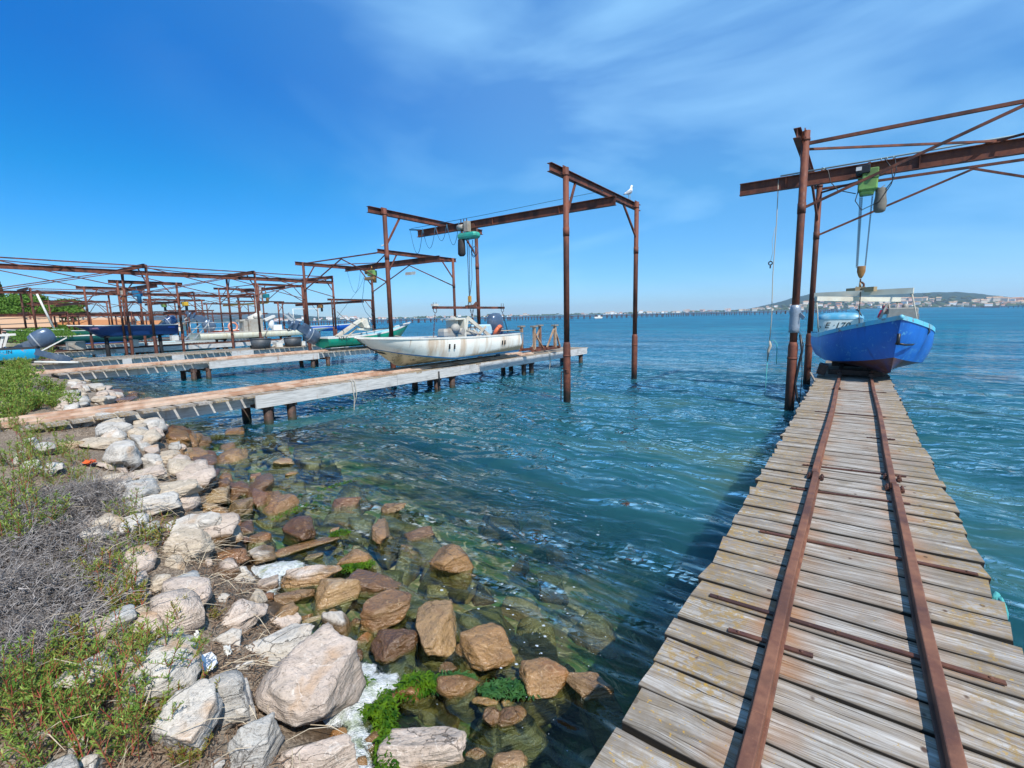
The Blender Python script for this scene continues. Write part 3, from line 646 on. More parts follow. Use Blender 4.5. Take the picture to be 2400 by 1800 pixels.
def mat_leaf(name,c1,c2,rough=.5,trans=.25):
    a=NT(name); rnd=a.noise(a.pos(),14,3,.6); c=a.mix(a.ramp(rnd,[(.35,0.),(.65,1.)]),c1,c2)
    p=a.n.new('ShaderNodeBsdfPrincipled'); a.set(p.inputs['Base Color'],c); p.inputs['Roughness'].default_value=rough; p.inputs['Specular IOR Level'].default_value=.25
    t=a.n.new('ShaderNodeBsdfTranslucent'); a.set(t.inputs[0],c); m=a.n.new('ShaderNodeMixShader'); m.inputs[0].default_value=trans; a.l.new(p.outputs[0],m.inputs[1]); a.l.new(t.outputs[0],m.inputs[2])
    return a.end(m.outputs[0])
ULVA=mat_leaf('bright_green_weed',(.025,.09,.006),(.13,.24,.012),.15,.4)
DULVA=mat_leaf('dark_green_weed',(.02,.075,.02),(.05,.13,.03),.4,.2)
def weed_clump(px,py,rx,ry,n,mat,label,z=.06,th=0,name='seaweed_clump',ln=.036,wd=.009,flat=.5):
    c=at_z(px,py,z); k=np.linalg.norm(c-CAMP)/F; rr=random.Random(int(px*7+py)); V=[];Fc=[]
    fw=np.array([c[0],c[1]])/np.hypot(c[0],c[1]); rt=np.array([fw[1],-fw[0]]); T=R(th)
    for i in range(n):
        a=rr.uniform(0,6.283); q=math.sqrt(rr.random()); ux=q*math.cos(a)*rx*k; uy=q*math.sin(a)*ry*k/.6
        vx=ux*math.cos(T)-uy*math.sin(T); vy=ux*math.sin(T)+uy*math.cos(T)
        x=c[0]+rt[0]*vx+fw[0]*vy; y=c[1]+rt[1]*vx+fw[1]*vy; zz=max(ground(x,y)*.3,0)+z*rr.uniform(.3,1.1)*(1.1-q*.7)
        an=rr.gauss(T if th else 0,1.4); d=np.array([math.cos(an),math.sin(an),rr.uniform(-.5,.5)*flat]); s=np.array([-d[1],d[0],rr.uniform(-.6,.6)]); w=wd*rr.uniform(.6,1.6); l=ln*rr.uniform(.5,1.5)
        p=np.array([x,y,zz]); b=len(V)
        for j in range(3): 
            pp=p+d*l*j/2+np.array([0,0,(.25*l if j==1 else 0)]); ww=w*(1,.9,.35)[j]*.5; V+= [pp-s*ww,pp+s*ww]
        Fc+=[(b,b+1,b+3,b+2),(b+2,b+3,b+5,b+4)]
    o=npmesh(name,V,Fc,mat,True); return tag(o,label,'seaweed',kind='stuff')
weed_clump(975,1585,42,16,900,ULVA,'bright green seaweed on rocks at the right of the foam',.10)
weed_clump(900,1665,22,50,1000,ULVA,'glossy green seaweed trailing through the foam gap',.08,ln=.032)
weed_clump(905,1740,20,40,700,ULVA,'green weed draped over the small ochre rock',.13,ln=.032)
weed_clump(850,1592,18,16,300,ULVA,'yellow green weed against the biggest boulder in foam',.08)
weed_clump(855,1655,20,8,160,ULVA,'scrap of yellow green weed in the foam',.07)
weed_clump(832,1322,42,10,500,ULVA,'green weed at the foot of the ochre rock behind the pile',.04)
weed_clump(795,1243,22,8,260,ULVA,'little green weed tuft by the long ledge',.05)
weed_clump(688,1195,50,6,160,ULVA,'green algae fringe under the tilted wet slab',.02,th=35)
weed_clump(790,1135,52,6,150,ULVA,'thin line of floating yellow green weed out on the water',.02,th=28)
weed_clump(1040,1595,60,14,600,DULVA,'dark green weed under the squarish block',.02)
weed_clump(1200,1610,70,14,600,DULVA,'dark green weed between the block and rippled rock',.02)
def foam_flecks():
    rr=random.Random(5); m=MB()
    for i in range(230):
        if rr.random()<.75: px=rr.gauss(1270,110); py=rr.gauss(1390,130)
        else: px=rr.uniform(620,1300); py=rr.uniform(1120,1720)
        if px>1420-max(0,(py-1500)*.2): continue
        c=at_z(px,py,.02); 
        if ground(c[0],c[1])>-.02: continue
        r_=rr.choice((.002,.003,.004,.006,.010))*rr.uniform(.6,1.5); n=7
        m.add([(c[0]+r_*math.cos(6.28*k/n)*rr.uniform(.7,1.5),c[1]+r_*math.sin(6.28*k/n)*rr.uniform(.6,1.1),.03) for k in range(n)],[tuple(range(n))])
    o=m.build('foam_bubbles',simple('bubble_foam',(.42,.48,.52),.7,var=.3)); tag(o,'scattered white foam flecks floating over the shallow water','foam',kind='stuff')
foam_flecks()
def litter():
    rg=np.random.default_rng(3); V=[];Fc=[]; n=0
    def strip(x,y,l,w,zo,an,pit):
        nonlocal n
        z=ground(x,y)+zo; d=np.array([math.cos(an)*math.cos(pit),math.sin(an)*math.cos(pit),math.sin(pit)]); s=np.array([-math.sin(an),math.cos(an),.4])*w/2; p=np.array([x,y,z])
        b=len(V); m=p+d*l*.5+np.array([0,0,l*.12]); e=p+d*l
        V.extend([p-s,p+s,m-s,m+s,e-s*.4,e+s*.4]); Fc.extend([(b,b+1,b+3,b+2),(b+2,b+3,b+5,b+4)])
    for i in range(30000):
        x=-abs(rg.normal(0,1))*3.6+.2 if rg.random()<.75 else -rg.uniform(0,16); s=rg.uniform(.12,1.9); y=np.interp(x,SHX,SHY)-s
        if noise.noise(Vector((x*1.3,y*1.3,4)))<-.12: continue
        strip(x,y,rg.uniform(.02,.075),rg.uniform(.003,.007)*(1+.05*abs(x)),rg.uniform(0,.035),rg.uniform(0,6.28),rg.normal(0,.25))
    o=npmesh('dried_seagrass',V,Fc,SEAG,False); tag(o,'matted brown dried seagrass litter between the rocks','seagrass litter',kind='stuff')
    V.clear();Fc.clear()
    for i in range(420):
        x=-rg.uniform(.5,7.5); s=rg.uniform(.1,1.5); y=np.interp(x,SHX,SHY)-s
        strip(x,y,rg.uniform(.12,.42),.004,rg.uniform(.02,.16),rg.normal(.6,.7),rg.normal(0,.25))
    o=npmesh('dry_reed_stalks',V,Fc,STRAW,False); tag(o,'thin pale dry stalks strewn over rocks and brown litter','dry stalks',kind='stuff')
SEAG=mat_leaf('dried_seagrass',(.085,.052,.034),(.24,.165,.11),.8,.1); STRAW=mat_leaf('dry_straw',(.40,.31,.20),(.52,.45,.34),.8,.1)
litter()
# ================================================================== jetties
def jetty(label,xr,w,y0,y1,pitch,gap,slit,piles,rails,zt=.78,near=False,plank=PLANKB,group=None,over=.26,seed=1):
    rr=random.Random(seed); t=thing('jetty',(xr-w/2,y0,0),label,'jetty',group)
    m=MB(); y=y0
    while y<y1:
        pw=pitch*rr.uniform(.82,1.18) if near else pitch*rr.uniform(.92,1.08)
        g_=gap*rr.uniform(.4,1.6)
        if near and y>11: g_*=.8
        l=w+rr.uniform(-.03,.03); dx=rr.uniform(-.016,.016)
        rot=Matrix.Rotation(rr.gauss(0,.010),3,'Z')@Matrix.Rotation(rr.gauss(0,.0025),3,'Y')@Matrix.Rotation(rr.gauss(0,.009),3,'X')
        if near:   # a plank with worn ends: several stations along its length
            n=9; th=.045; top=[];hw=(pw-g_)/2; e0=[rr.uniform(-.006,.006) for _ in range(n)]; e1=[rr.uniform(-.006,.006) for _ in range(n)]
            rings=[]
            for i in range(n):
                u=-l/2+l*i/(n-1); ex=rr.uniform(-.012,.012) if i in(0,n-1) else 0; sag=rr.uniform(-.0015,.0015)
                ya=-hw+e0[i]; yb=hw+e1[i]; ring=[(u+ex,ya,-th),(u+ex*1.5,ya,-.006+sag),(u+ex*1.5,ya+.006,sag),(u-ex,yb-.006,sag),(u-ex,yb,-.006+sag),(u-ex*.5,yb,-th)]
                rings.append([tuple(rot@Vector(p)+Vector((xr-w/2+dx,y+pw/2,zt+rr.uniform(-.0,.0)))) for p in ring])
            b=len(m.f); m.loft(rings,closed=True,smooth=False,capa=True,capb=True); tn=rr.random()*.98+.01
            for k in range(b,len(m.f)): m.attr[k]=tn
        else: m.box((xr-w/2+dx,y+pw/2,zt-.025+rr.uniform(-.004,.004)),(l,pw-g_,.05),rot,rr.random()*.98+.01)
        y+=pw
    dk=m.build('deck',plank,t,bevel=0)
    if near:
        acr=np.tile(np.array([-1,-1,-.95,.95,1,1],dtype=np.float32),len(dk.data.vertices)//6)
        at_=dk.data.attributes.new('across','FLOAT','POINT'); at_.data.foreach_set('value',acr)
    def inslit(a): return any(s0<=a<s1 for s0,s1 in slit)
    cuts=sorted(set([y0+.1,y1]+[max(a,y0+.1) for s in slit for a in s if a<y1]))
    m=MB()
    for a,b in zip(cuts[:-1],cuts[1:]):
        if inslit((a+b)/2): m.box((xr-over-.04,(a+b)/2,zt-.05-.13),(.07,b-a,.26))
        else:
            n=max(1,int((b-a)/3.6)); 
            for i in range(n): m.box((xr-.005,a+(b-a)*(i+.5)/n,zt-.17),(.055,(b-a)/n-.012,.31+.006*(i%2)),Matrix.Rotation(rr.gauss(0,.0015),3,'X'))
            m.box((xr-over-.04,(a+b)/2,zt-.05-.10),(.07,b-a,.20))
    m.build('side_beam',BEAM,t)
    m=MB(); m.box((xr-w+(.12 if near else .06),(y0+y1)/2,zt-.17),(.07,y1-y0-.2,.23)); m.build('side_beam',BEAM if not near else GREYW,t)
    for k,py in enumerate(piles):
        m=MB(); m.bar((xr-w+.05,py,zt-.34),(xr-.06,py,zt-.34),.22,.14); m.build('cross_beam',PILE,t)
        for sx in (-.16,-w+.22):
            m=MB(); m.tube([(xr+sx,py,-1.6),(xr+sx+.01,py,-.1),(xr+sx,py,zt-.3)],[.12,.11,.105],10); m.build('pile',PILE,t)
    for (x0_,wd,hh,ya,yb,mat) in rails:
        m=MB(); segs=[ya]
        while segs[-1]<yb: segs.append(min(segs[-1]+6,yb))
        for a,b in zip(segs[:-1],segs[1:]):
            o1=rr.uniform(-.008,.008)
            m.bar((x0_+o1,a,zt+hh/2+.004),(x0_-o1,b-.015,zt+hh/2+.004+rr.uniform(0,.004)),wd,hh)
            if wd>.09: m.bar((x0_+o1-wd/2+.006,a,zt+hh+.02),(x0_-o1-wd/2+.006,b-.015,zt+hh+.02),.011,.035)
        m.build('rail',mat,t)
    return t
# near jetty with its own rails
JA=jetty('weathered plank jetty in the foreground with two brown rails running to the blue boat',.80,1.51,.95,24.,.235,.022,[(0,60)],(2.6,6.9,11.2,15.4,19.6,23.4),[],near=True,plank=PLANKA,over=.2,seed=5)
def near_rail(xs,name='rail'):
    m=MB(); rr=random.Random(int(xs*100)); prev=None; Ys=[.9,2.0,3.2,4.4,5.62,5.64,7.,8.3,9.6,10.9,12.2,13.5,14.8,24.]
    off=[0,.004,-.004,.002,.004,-.012,-.008,.003,.010,.004,-.004,.003,0,0]
    for i in range(len(Ys)-1):
        if i==4: continue
        a=Vector((xs+off[i],Ys[i],.784));b=Vector((xs+off[i+1],Ys[i+1]+.002,.784))
        m.bar(a+Vector((0,0,.032)),b+Vector((0,0,.032)),.052,.064); m.bar(a+Vector((0,0,.006)),b+Vector((0,0,.006)),.082,.010)
    return m.build(name,RAILM,JA,bevel=.006)
near_rail(-.225); near_rail(.41)
for (xa,xb,y,dy) in ((-.61,.67,2.86,.02),(-.45,-.06,2.58,.02),(-.50,.75,3.97,.07),(-.40,.50,5.15,.1),(-.37,.53,6.02,.1),(.23,.53,7.78,.05),(-.45,.5,9.4,.02),(-.3,.62,12.2,.0)):
    m=MB(); m.bar((xa,y,.7895),(xb,y+dy,.7895),.030,.009)
    for q in (xa+.05,(xa+xb)/2,xb-.05): m.sph((q,y+dy*(q-xa)/(xb-xa),.795),(.011,.011,.006),8,4)
    m.build('tie_bar',RUSTD,JA)
for s,yy in ((-.225,5.6),(.41,5.6),(.41,5.95),(-.225,12.3)):
    for q in (-1,1):
        m=MB(); m.box((s+q*.055,yy,.80),(.035,.11,.022)); m.tube([(s+q*.055,yy-.03,.80),(s+q*.055,yy-.03,.83)],.011,6); m.tube([(s+q*.055,yy+.03,.80),(s+q*.055,yy+.03,.83)],.011,6); m.build('rail_clip',RUSTD,JA)
ROPEC=simple('turquoise_rope',(.08,.42,.42),.8,var=.5,scale=60,bump=.3)
m=MB(); 
for k in range(3):
    m.tube([(.80+.035*math.sin(t*6.28)+.01*k,3.75+k*.035+.06*t,.80-.16*abs(math.sin(t*3.14))-.02*k) for t in np.linspace(0,1,12)],.011,6)
tag(m.build('rope',ROPEC,loc=(.8,3.8,.78)),'turquoise rope knotted on the right edge of the plank jetty','rope')
LB='grey plank jetty with long orange rails '
JB=jetty('jetty carrying the white boat with long orange rusty rails and a pale side beam',-11.4,1.5,1.45,22.6,.335,.055,[(0,5.4)],(5.75,6.35,11.6,12.35,16.9,17.5,22.2),[(-11.80,.13,.05,1.3,18.,RUSTO),(-12.42,.13,.05,1.3,18.,RUSTO)],seed=2)
JC=jetty('second jetty from the shore view, under the green boat, with an orange rail',-23.3,1.5,4.2,24.5,.335,.055,[(0,9.2),(14.6,18.5)],(8.6,9.2,14.3,15.2,20.6,21.3,24.2),[(-23.95,.16,.06,3.6,17.5,RUSTO),(-24.6,.12,.05,4.,20.,RUSTO)],seed=3)
JD=jetty('jetty carrying the two dark tubs, with white slats of light on its side',-30.4,1.5,4.4,21.5,.335,.055,[(0,8.),(8.4,10.2),(10.8,13.3),(14.6,20)],(6.9,12.,17.,21.),[(-31.6,.10,.05,4.6,20.,GREYW)],seed=4)
JE=jetty('jetty behind the dark blue boat with brown rails',-42.9,1.5,7.6,25.,.335,.055,[(0,11.)],(11.9,12.6,18.3,19.,24.5),[(-43.3,.10,.06,7.8,24.,RUSTD),(-44.1,.10,.06,7.8,24.,RUSTD)],seed=6)
JF=jetty('far jetty behind the third row of gantries, left of the red boat',-55.,1.5,10.5,27.,.335,.055,[(0,30)],(15.,20.,26.),[(-55.6,.10,.06,10.,27.,RUSTD)],seed=7)
JG=jetty('farthest low jetty near the shore buildings',-67.,1.5,13.,30.,.335,.055,[(0,30)],(18.,24.,29.),[(-67.6,.10,.06,13.,30.,RUSTD)],seed=8)
# ================================================================== gantries
def gantry(label,ax,U,V,z,mono,mv,truss=None,r=.083,ext=.45,near=False,mz=None,white_end=False,skip=(),mh=.28,monomat=None,group='rusty boat lifting gantries',braces=True):
    P=(lambda u,v,zz:(u,v,zz)) if ax=='X' else (lambda u,v,zz:(v,u,zz))
    t=thing('boat_gantry',P(U[0],V[0],0),label,'gantry',group)
    sgn=1 if ax=='X' else 1
    n=12 if near else 8
    for i,u in enumerate(U):
        for j,v in enumerate(V):
            if (i,j) in skip: continue
            m=MB(); m.tube([P(u,v,-1.5),P(u,v,1.62),P(u,v,1.66),P(u,v,1.72)],[r*1.3,r*1.3,r*1.22,r*1.02],n,True); 
            m.tube([P(u,v,1.7),P(u,v,z-.02)],r,n)
            m.tube([P(u,v,1.30),P(u,v,1.34)],r*1.42,n); m.tube([P(u,v,z-1.86),P(u,v,z-1.62)],r*1.10,n)
            m.build('post',RUST,t)
            if near:
                m=MB(); m.box(P(u-.02,v,z-.10),(.02,.26,.24) if ax=='X' else (.26,.02,.24)); m.tube([P(u,v,z-.24),P(u,v,z-.18)],r*1.12,n)
                for q in (-.09,.09):
                    for w_ in (-.17,-.03): m.sph(P(u+.0,v+q,z+w_),(.016,.016,.016),6,4)
                m.build('gusset_plate',RUST,t)
        if (i,0) in skip and (i,1) in skip: continue
        m=MB(); off=-.09-r*.8
        m.ibeam(P(u+off,V[0]-ext,z-.11),P(u+off,V[1]+ext,z-.11),.22,.15); m.build('portal_beam',RUST,t)
        if braces:
            for j,v in enumerate(V):
                dv=1 if j==0 else -1
                m=MB(); m.bar(P(u,v+dv*r*.7,z-1.25),P(u+off,v+dv*.85,z-.22),.06,.06); m.build('knee_brace',RUST,t)
    mz_=z-.22-mh/2-.004 if mz is None else mz
    m=MB(); m.ibeam(P(mono[0],mv,mz_),P(mono[1],mv,mz_),mh,.15,.018)
    k=mono[0]+1.2
    while near and k<mono[1]: m.bar(P(k,mv-.005,mz_-mh/2+.02),P(k,mv-.005,mz_+mh/2-.02),.13,.012); k+=2.9
    mo=m.build('monorail_beam',monomat or RUST,t)
    if white_end:
        m=MB(); m.box(P(mono[0]+.65,mv-.014,mz_),(1.2,.012,mh-.04)); m.build('painted_end_plate',simple('stained_white_plate',(.62,.60,.53),.6,var=.5,dirt=(.25,.10,.04),dirtamt=.9,scale=5),mo)
        mo2=t.children[-1]
    if truss:
        def rod(a,b,rr_=.028,name='tie_rod'):
            m=MB(); m.bar(a,b,rr_*2,rr_*2); m.build(name,RUST,t)
        zt_=z-.13
        for a,b in zip(U[:-1],U[1:]):
            mid=(a+b)/2; vm=(V[0]+V[1])/2
            for j,v in enumerate(V):
                cz_=zt_+.1-(.27 if near else .08); rod(P(a,v,cz_),P(b,v,cz_),.034,'chord')
                if 'v' in truss:
                    rod(P(a,v,z-1.75),P(mid,v,cz_-.05)); rod(P(b,v,z-1.75),P(mid,v,cz_-.05))
                if 'x' in truss:
                    rod(P(a,v,z-1.75),P(b,v,zt_-.05),.026); rod(P(b,v,z-1.75),P(a,v,zt_-.05),.026)
                rod(P(a,v,cz_-.12),P(mid,mv,mz_+mh/2+.03),.024,'plan_brace'); rod(P(b,v,cz_-.12),P(mid,mv,mz_+mh/2+.03),.024,'plan_brace')
                
    return t
GA=gantry('tallest looking near gantry on the right with lattice ties above the blue boat','X',[-1.2,6.0],(13.54,18.76),6.62,(-3.05,7.5),16.1,'v',near=True,ext=.32,mh=.34,mz=6.08)
GB=gantry('gantry of four bare posts and two cross beams over the white boat','X',[-14.45,-6.78],(12.16,17.45),6.56,(-15.5,-6.45),14.8,None,near=True,ext=.62,mz=6.08,white_end=True,skip=())
GC=gantry('gantry with tie rods over the green boat','X',[-28.9,-20.85],(17.5,22.8),6.22,(-28.2,-19.4),20.1,'v')
GD=gantry('long low gantry whose beam runs from the left edge, with crossed ties','Y',[-1.,4.6,11.4,18.1,24.6],(-40.9,-36.4),6.22,(-3,26.),-38.6,'x',ext=.3)
GE=gantry('gantry around the dark blue boat carrying a blue hoist','X',[-48.8,-41.],(11.1,14.6),5.52,(-48.,-39.5),12.9,None,r=.075)
GF=gantry('second long gantry with white conduit post behind the cyan boat','Y',[10.6,17.6,24.5,31.5],(-68.5,-64.),6.2,(7.5,33.),-66.2,'x',r=.09,ext=.3,braces=True)
GG=gantry('gantry with weathered pale beam behind the barge','X',[-57.,-48.5],(24.3,29.),6.3,(-57.,-47.5),26.6,'v',r=.08)
GH=gantry('short gantry over the far end of the barge','X',[-62.,-50.],(33.5,39.2),5.0,(-63.,-48.),36.5,None,r=.09)
# gantries farther along the shore
GI=gantry('low gantry with tie bars between the shore buildings and the first rows','X',[-88.,-79.],(14.5,20.),5.6,(-89,-78),17.,'v',r=.09)
GJ=gantry('distant gantry with pale green hoist behind the bow of the dark blue boat','X',[-80.,-71.],(22.,28.),5.6,(-82,-70),25.,'v',r=.09)
GK=gantry('distant gantry in the far left row before the cream building','Y',[11.,19.,27.],(-97.,-91.),4.3,(8,30.),-94.,'v',r=.10)
GL=gantry('distant gantry with a yellow beam','X',[-92.,-80.],(37.,44.),5.9,(-94,-78),40.5,None,r=.1,monomat=simple('yellow_beam',(.55,.34,.06),.6,var=.5))
GM=gantry('very distant gantry at the left edge among the rows','Y',[14.,23.,33.],(-122.,-115.),5.0,(8,36.),-118.,'v',r=.12)
GN=gantry('very distant gantry in front of the pink buildings','X',[-125.,-112.],(38.,46.),5.2,(-127,-110),42.,'v',r=.12)
GO=gantry('farthest gantry beyond the pink buildings line','Y',[30.,40.,50.],(-108.,-101.),4.6,(28,54.),-104.5,'x',r=.11)
GP=gantry('low long gantry rails in front of the cream building, nearer one','Y',[9.,15.,21.,27.],(-80.,-74.),4.15,(7.,28.),-77.,None,r=.09,ext=.3,braces=False)
GQ=gantry('low long gantry rails in front of the cream building, farther one','Y',[8.,14.,20.,26.],(-93.,-87.),4.4,(5.,27.),-90.,None,r=.10,ext=.3,braces=False)
# duct tape on the near post and hose
TAPE=simple('silver_tape',(.33,.38,.44),.35,.3,var=.5,scale=20,bump=.5)
m=MB(); m.tube([(-1.2,13.54,z_) for z_ in np.linspace(1.95,2.62,9)],[.118,.113,.122,.110,.118,.108,.126,.112,.105],14); m.bar((-1.1,13.5,2.40),(-1.0,13.42,2.30),.02,.09); m.build('tape_wrap',TAPE,GA)
BLK=simple('black_rubber',(.012,.012,.014),.45,var=.3); ROPEW=simple('pale_rope',(.50,.46,.38),.85,var=.5,scale=60,bump=.4); ROPEB=simple('blue_rope',(.02,.13,.24),.7,var=.4,scale=60)
m=MB(); m.tube([(-1.06,13.5,1.9),(-1.0,13.5,1.5),(-1.05,13.5,1.15),(-1.1,13.48,.7),(-1.02,13.4,.3),(-.80,13.3,.02),(-.6,13.2,-.2)],.028,8); m.tube([(-1.08,13.55,1.95),(-.98,13.55,1.65),(-1.0,13.5,1.4),(-.96,13.45,.9),(-.98,13.45,.2)],.010,6)
tag(m.build('hose',BLK,loc=(-1,13.5,.8)),'black hose hanging on the taped post into the water','hose')
p_=at_y(1825,415,16.1)
m=MB(); X0=p_[0]; m.tube([(X0,16.1,6.25),(X0+.01,16.1,5.0),(X0-.01,16.1,3.5),(X0+.02,16.1,2.2),(X0,16.1,1.6)],.013,6); m.tube([(X0,16.1,1.6),(X0+.03,16.1,1.45),(X0-.02,16.1,1.3),(X0-.03,16.1,1.0)],[.02,.045,.04,.015],7)
m.tube([(X0-.01,16.1,4.9),(X0-.08,16.1,4.5),(X0-.04,16.1,4.2),(X0-.09,16.1,3.95)],.006,5)
tag(m.build('hanging_rope',ROPEW,loc=(X0,16.1,4)),'long pale rope hanging from the left tip of the near beam','rope')
m=MB(); m.torus((X0-.09,16.1,3.88),.05,.018,(0,1,0),12,6); m.torus((X0-.09,16.1,3.78),.04,.015,(1,0,0),12,6); tag(m.build('control_pendant',BLK,loc=(X0-.09,16.1,3.85)),'small black hook dangling beside the long pale rope','hook')
m=MB(); m.tube([(X0,16.1,1.6),(X0+.12,16.1,1.62),(X0+.2,16.1,1.5),(X0+.22,16.1,.9)],.012,6); m.tube([(X0-.03,16.1,1.0),(X0-.04,16.1,.3),(X0-.05,16.1,-.2)],.012,6); tag(m.build('rope',ROPEC,loc=(X0,16.1,1)),'turquoise rope tied under the long pale rope, dipping in the water','rope')
# ================================================================== hoists
def chain(m,p0,p1,pitch=.05,rr=.018,wire=.0065):
    p0=Vector(p0);p1=Vector(p1); n=int((p1-p0).length/pitch); d=(p1-p0).normalized(); a=d.orthogonal().normalized(); b=d.cross(a)
    for i in range(n):
        c=p0.lerp(p1,(i+.5)/n); q=a if i%2 else b
        nrm=a if i%2==0 else b
        pts=[c+d*(pitch*.72*math.cos(t))+q*(rr*math.sin(t)) for t in np.linspace(0,2*math.pi,9)]
        m.tube(pts,wire,4,caps=False)
CHAIN=simple('dark_chain',(.035,.030,.032),.5,.5,var=.4); LIME=simple('lime_paint',(.20,.40,.10),.45,var=.45,scale=8,dirt=(.07,.05,.03),dirtamt=.6)
TURQ=simple('turquoise_paint',(.03,.40,.30),.45,var=.4,scale=8,dirt=(.10,.07,.04)); CASTG=simple('cast_grey',(.40,.38,.33),.6,var=.5,dirt=(.18,.09,.04)); CREAM=simple('stained_cream_steel',(.66,.63,.52),.55,var=.3,scale=4,dirt=(.30,.17,.08),dirtamt=.5)
YELH=simple('ochre_hook_paint',(.36,.17,.04),.6,var=.5,dirt=(.06,.03,.02)); BAG=simple('grey_tarp_bag',(.20,.185,.15),.8,var=.6,scale=9,bump=.6); BBAG=simple('black_bag',(.035,.03,.028),.7,var=.6,bump=.5)
def rbox(m,c,d,k=.18):   # box with chamfered vertical profile
    x,y,z=c; a,b,h=d[0]/2,d[1]/2,d[2]; q=k*min(a,b)
    ring=lambda s,zz:[(x-a*s+q,y-b*s,zz),(x+a*s-q,y-b*s,zz),(x+a*s,y-b*s+q,zz),(x+a*s,y+b*s-q,zz),(x+a*s-q,y+b*s,zz),(x-a*s+q,y+b*s,zz),(x-a*s,y+b*s-q,zz),(x-a*s,y-b*s+q,zz)]
    m.loft([ring(.9,z-h/2),ring(1,z-h/2+q),ring(1,z+h/2-q),ring(.9,z+h/2)],closed=True,smooth=False,capa=True,capb=True); return m
def hook_block(t,p,col):
    x,y,z=p
    m=MB(); m.loft([[(x+w*math.cos(a),y+.55*w*math.sin(a)+0,zz) for a in np.linspace(0,6.283,13)[:-1]] for zz,w in ((z+.17,.085),(z+.16,.095),(z+.02,.095),(z-.09,.06),(z-.15,.025))],closed=True,capa=True,capb=True); o=m.build('hook_block',col,t)
    m=MB(); pts=[(x,y,z-.16),(x,y,z-.24)]+[(x+.085*math.sin(a)+.0,y,z-.34+.085*math.cos(a)) for a in np.linspace(0,4.4,10)]
    m.tube(pts,[.018,.02]+[.026]*8+[.02,.008],7); m.build('hook',RUSTD,t)
HA=thing('chain_hoist',(.04,16.1,5.9),'lime green chain hoist with black top and grey bag on the near gantry','hoist')
m=MB(); rbox(m,(.04,15.98,5.68),(.42,.36,.30)); rbox(m,(.08,15.96,5.95),(.34,.30,.24),.1); rbox(m,(.03,15.98,5.49),(.32,.3,.12),.3); m.tube([(.12,15.78,5.88),(.12,15.74,5.88)],.05,12); m.tube([(-.04,15.79,5.84),(-.04,15.75,5.84)],.04,12); m.box((.04,15.98,5.835),(.44,.38,.025)); m.build('body',LIME,HA)
m=MB(); rbox(m,(-.08,15.88,6.05),(.30,.30,.20),.1); m.build('motor_cover',BLK,HA)
m=MB(); m.box((-.17,15.70,6.06),(.12,.012,.09)); m.build('plate',simple('white_label',(.6,.62,.62),.6),HA)
m=MB(); m.box((.04,16.1,6.0),(.06,.3,.5)); m.tube([(-.08,16.0,5.98),(-.08,16.2,5.98)],.06,10); m.tube([(.16,16.0,5.98),(.16,16.2,5.98)],.06,10); m.build('trolley',RUSTD,HA)
for a,b in (((-.06,16.02,5.42),(-.04,16.1,3.62)),((.16,16.02,5.42),(.13,16.1,3.62)),((-.10,16.0,5.42),(-.06,16.08,3.6))):
    m=MB(); chain(m,a,b); m.build('chain',CHAIN,HA)
hook_block(HA,(.05,16.1,3.46),YELH)
m=MB(); m.loft([[(.33+a_*math.cos(a)*(1+.08*math.sin(3*a)),15.95+b_*math.sin(a),zz) for a in np.linspace(0,6.283,13)[:-1]] for zz,a_,b_ in ((5.56,.09,.07),(5.5,.12,.085),(5.36,.115,.10),(5.2,.14,.10),(5.06,.135,.11),(4.98,.12,.10),(4.95,.07,.06))],closed=True,capb=True); m.tube([(.2,15.95,5.62),(.3,15.95,5.55),(.4,15.95,5.62)],.01,5); m.build('chain_bag',BAG,HA)
m=MB(); m.tube([(.55,15.95,6.26),(.60,15.9,5.95),(.52,15.88,5.6),(.3,15.85,5.2),(-.05,15.85,5.05),(-.2,15.85,5.3),(-.12,15.85,5.7)],.012,5); m.tube([(.35,15.95,6.26),(.5,15.9,6.0),(.55,15.9,5.7),(.42,15.9,5.5)],.012,5)
m.tube([(-1.0,15.95,6.3),(-.85,15.95,6.2),(-.78,15.95,5.9),(-.6,15.95,5.65),(-.2,15.95,5.5)],.012,5); m.build('cable',BLK,HA)
m=MB(); m.tube([(-2.0,16.1,6.30),(2.,16.1,6.33),(7.4,16.1,6.36)],.022,8); m.tube([(-.98,16.1,6.25),(-.98,16.1,6.32)],.05,6); 
for q in (.28,.40,.53): m.torus((q,16.1,6.29),.035,.012,(1,0,0),10,5)
tag(m.build('cable_rail',simple('pale_blue_conduit',(.30,.40,.40),.5),loc=(2,16.1,6.3)),'pale blue green conduit pipe lying along the near gantry beam','pipe')
m=MB(); m.tube([(.07,16.06,3.1),(.08,15.6,2.4),(.10,15.2,2.0)],.012,6); tag(m.build('lifting_rope',BLK,loc=(.07,16,3)),'thin black rope running from the hook into the blue boat','rope')
SA=thing('lifting_spreader',(.08,16.1,2.9),'pale crossed lifting beams hanging on the hook above the blue boat','spreader beam')
m=MB(); m.bar((-.98,16.25,2.90),(1.15,15.75,2.92),.11,.14); m.build('beam',CREAM,SA)
m=MB(); m.bar((-.90,15.4,2.79),(.95,16.9,2.72),.11,.12); m.build('beam',CREAM,SA)
m=MB(); m.box((.06,16.1,3.02),(.22,.2,.12)); m.bar((-.22,16.4,3.0),(.38,15.75,3.0),.1,.12); m.tube([(.05,16.1,3.08),(.05,16.1,3.2)],.03,6); m.build('hub',simple('tan_steel',(.42,.30,.16),.6,var=.5),SA)
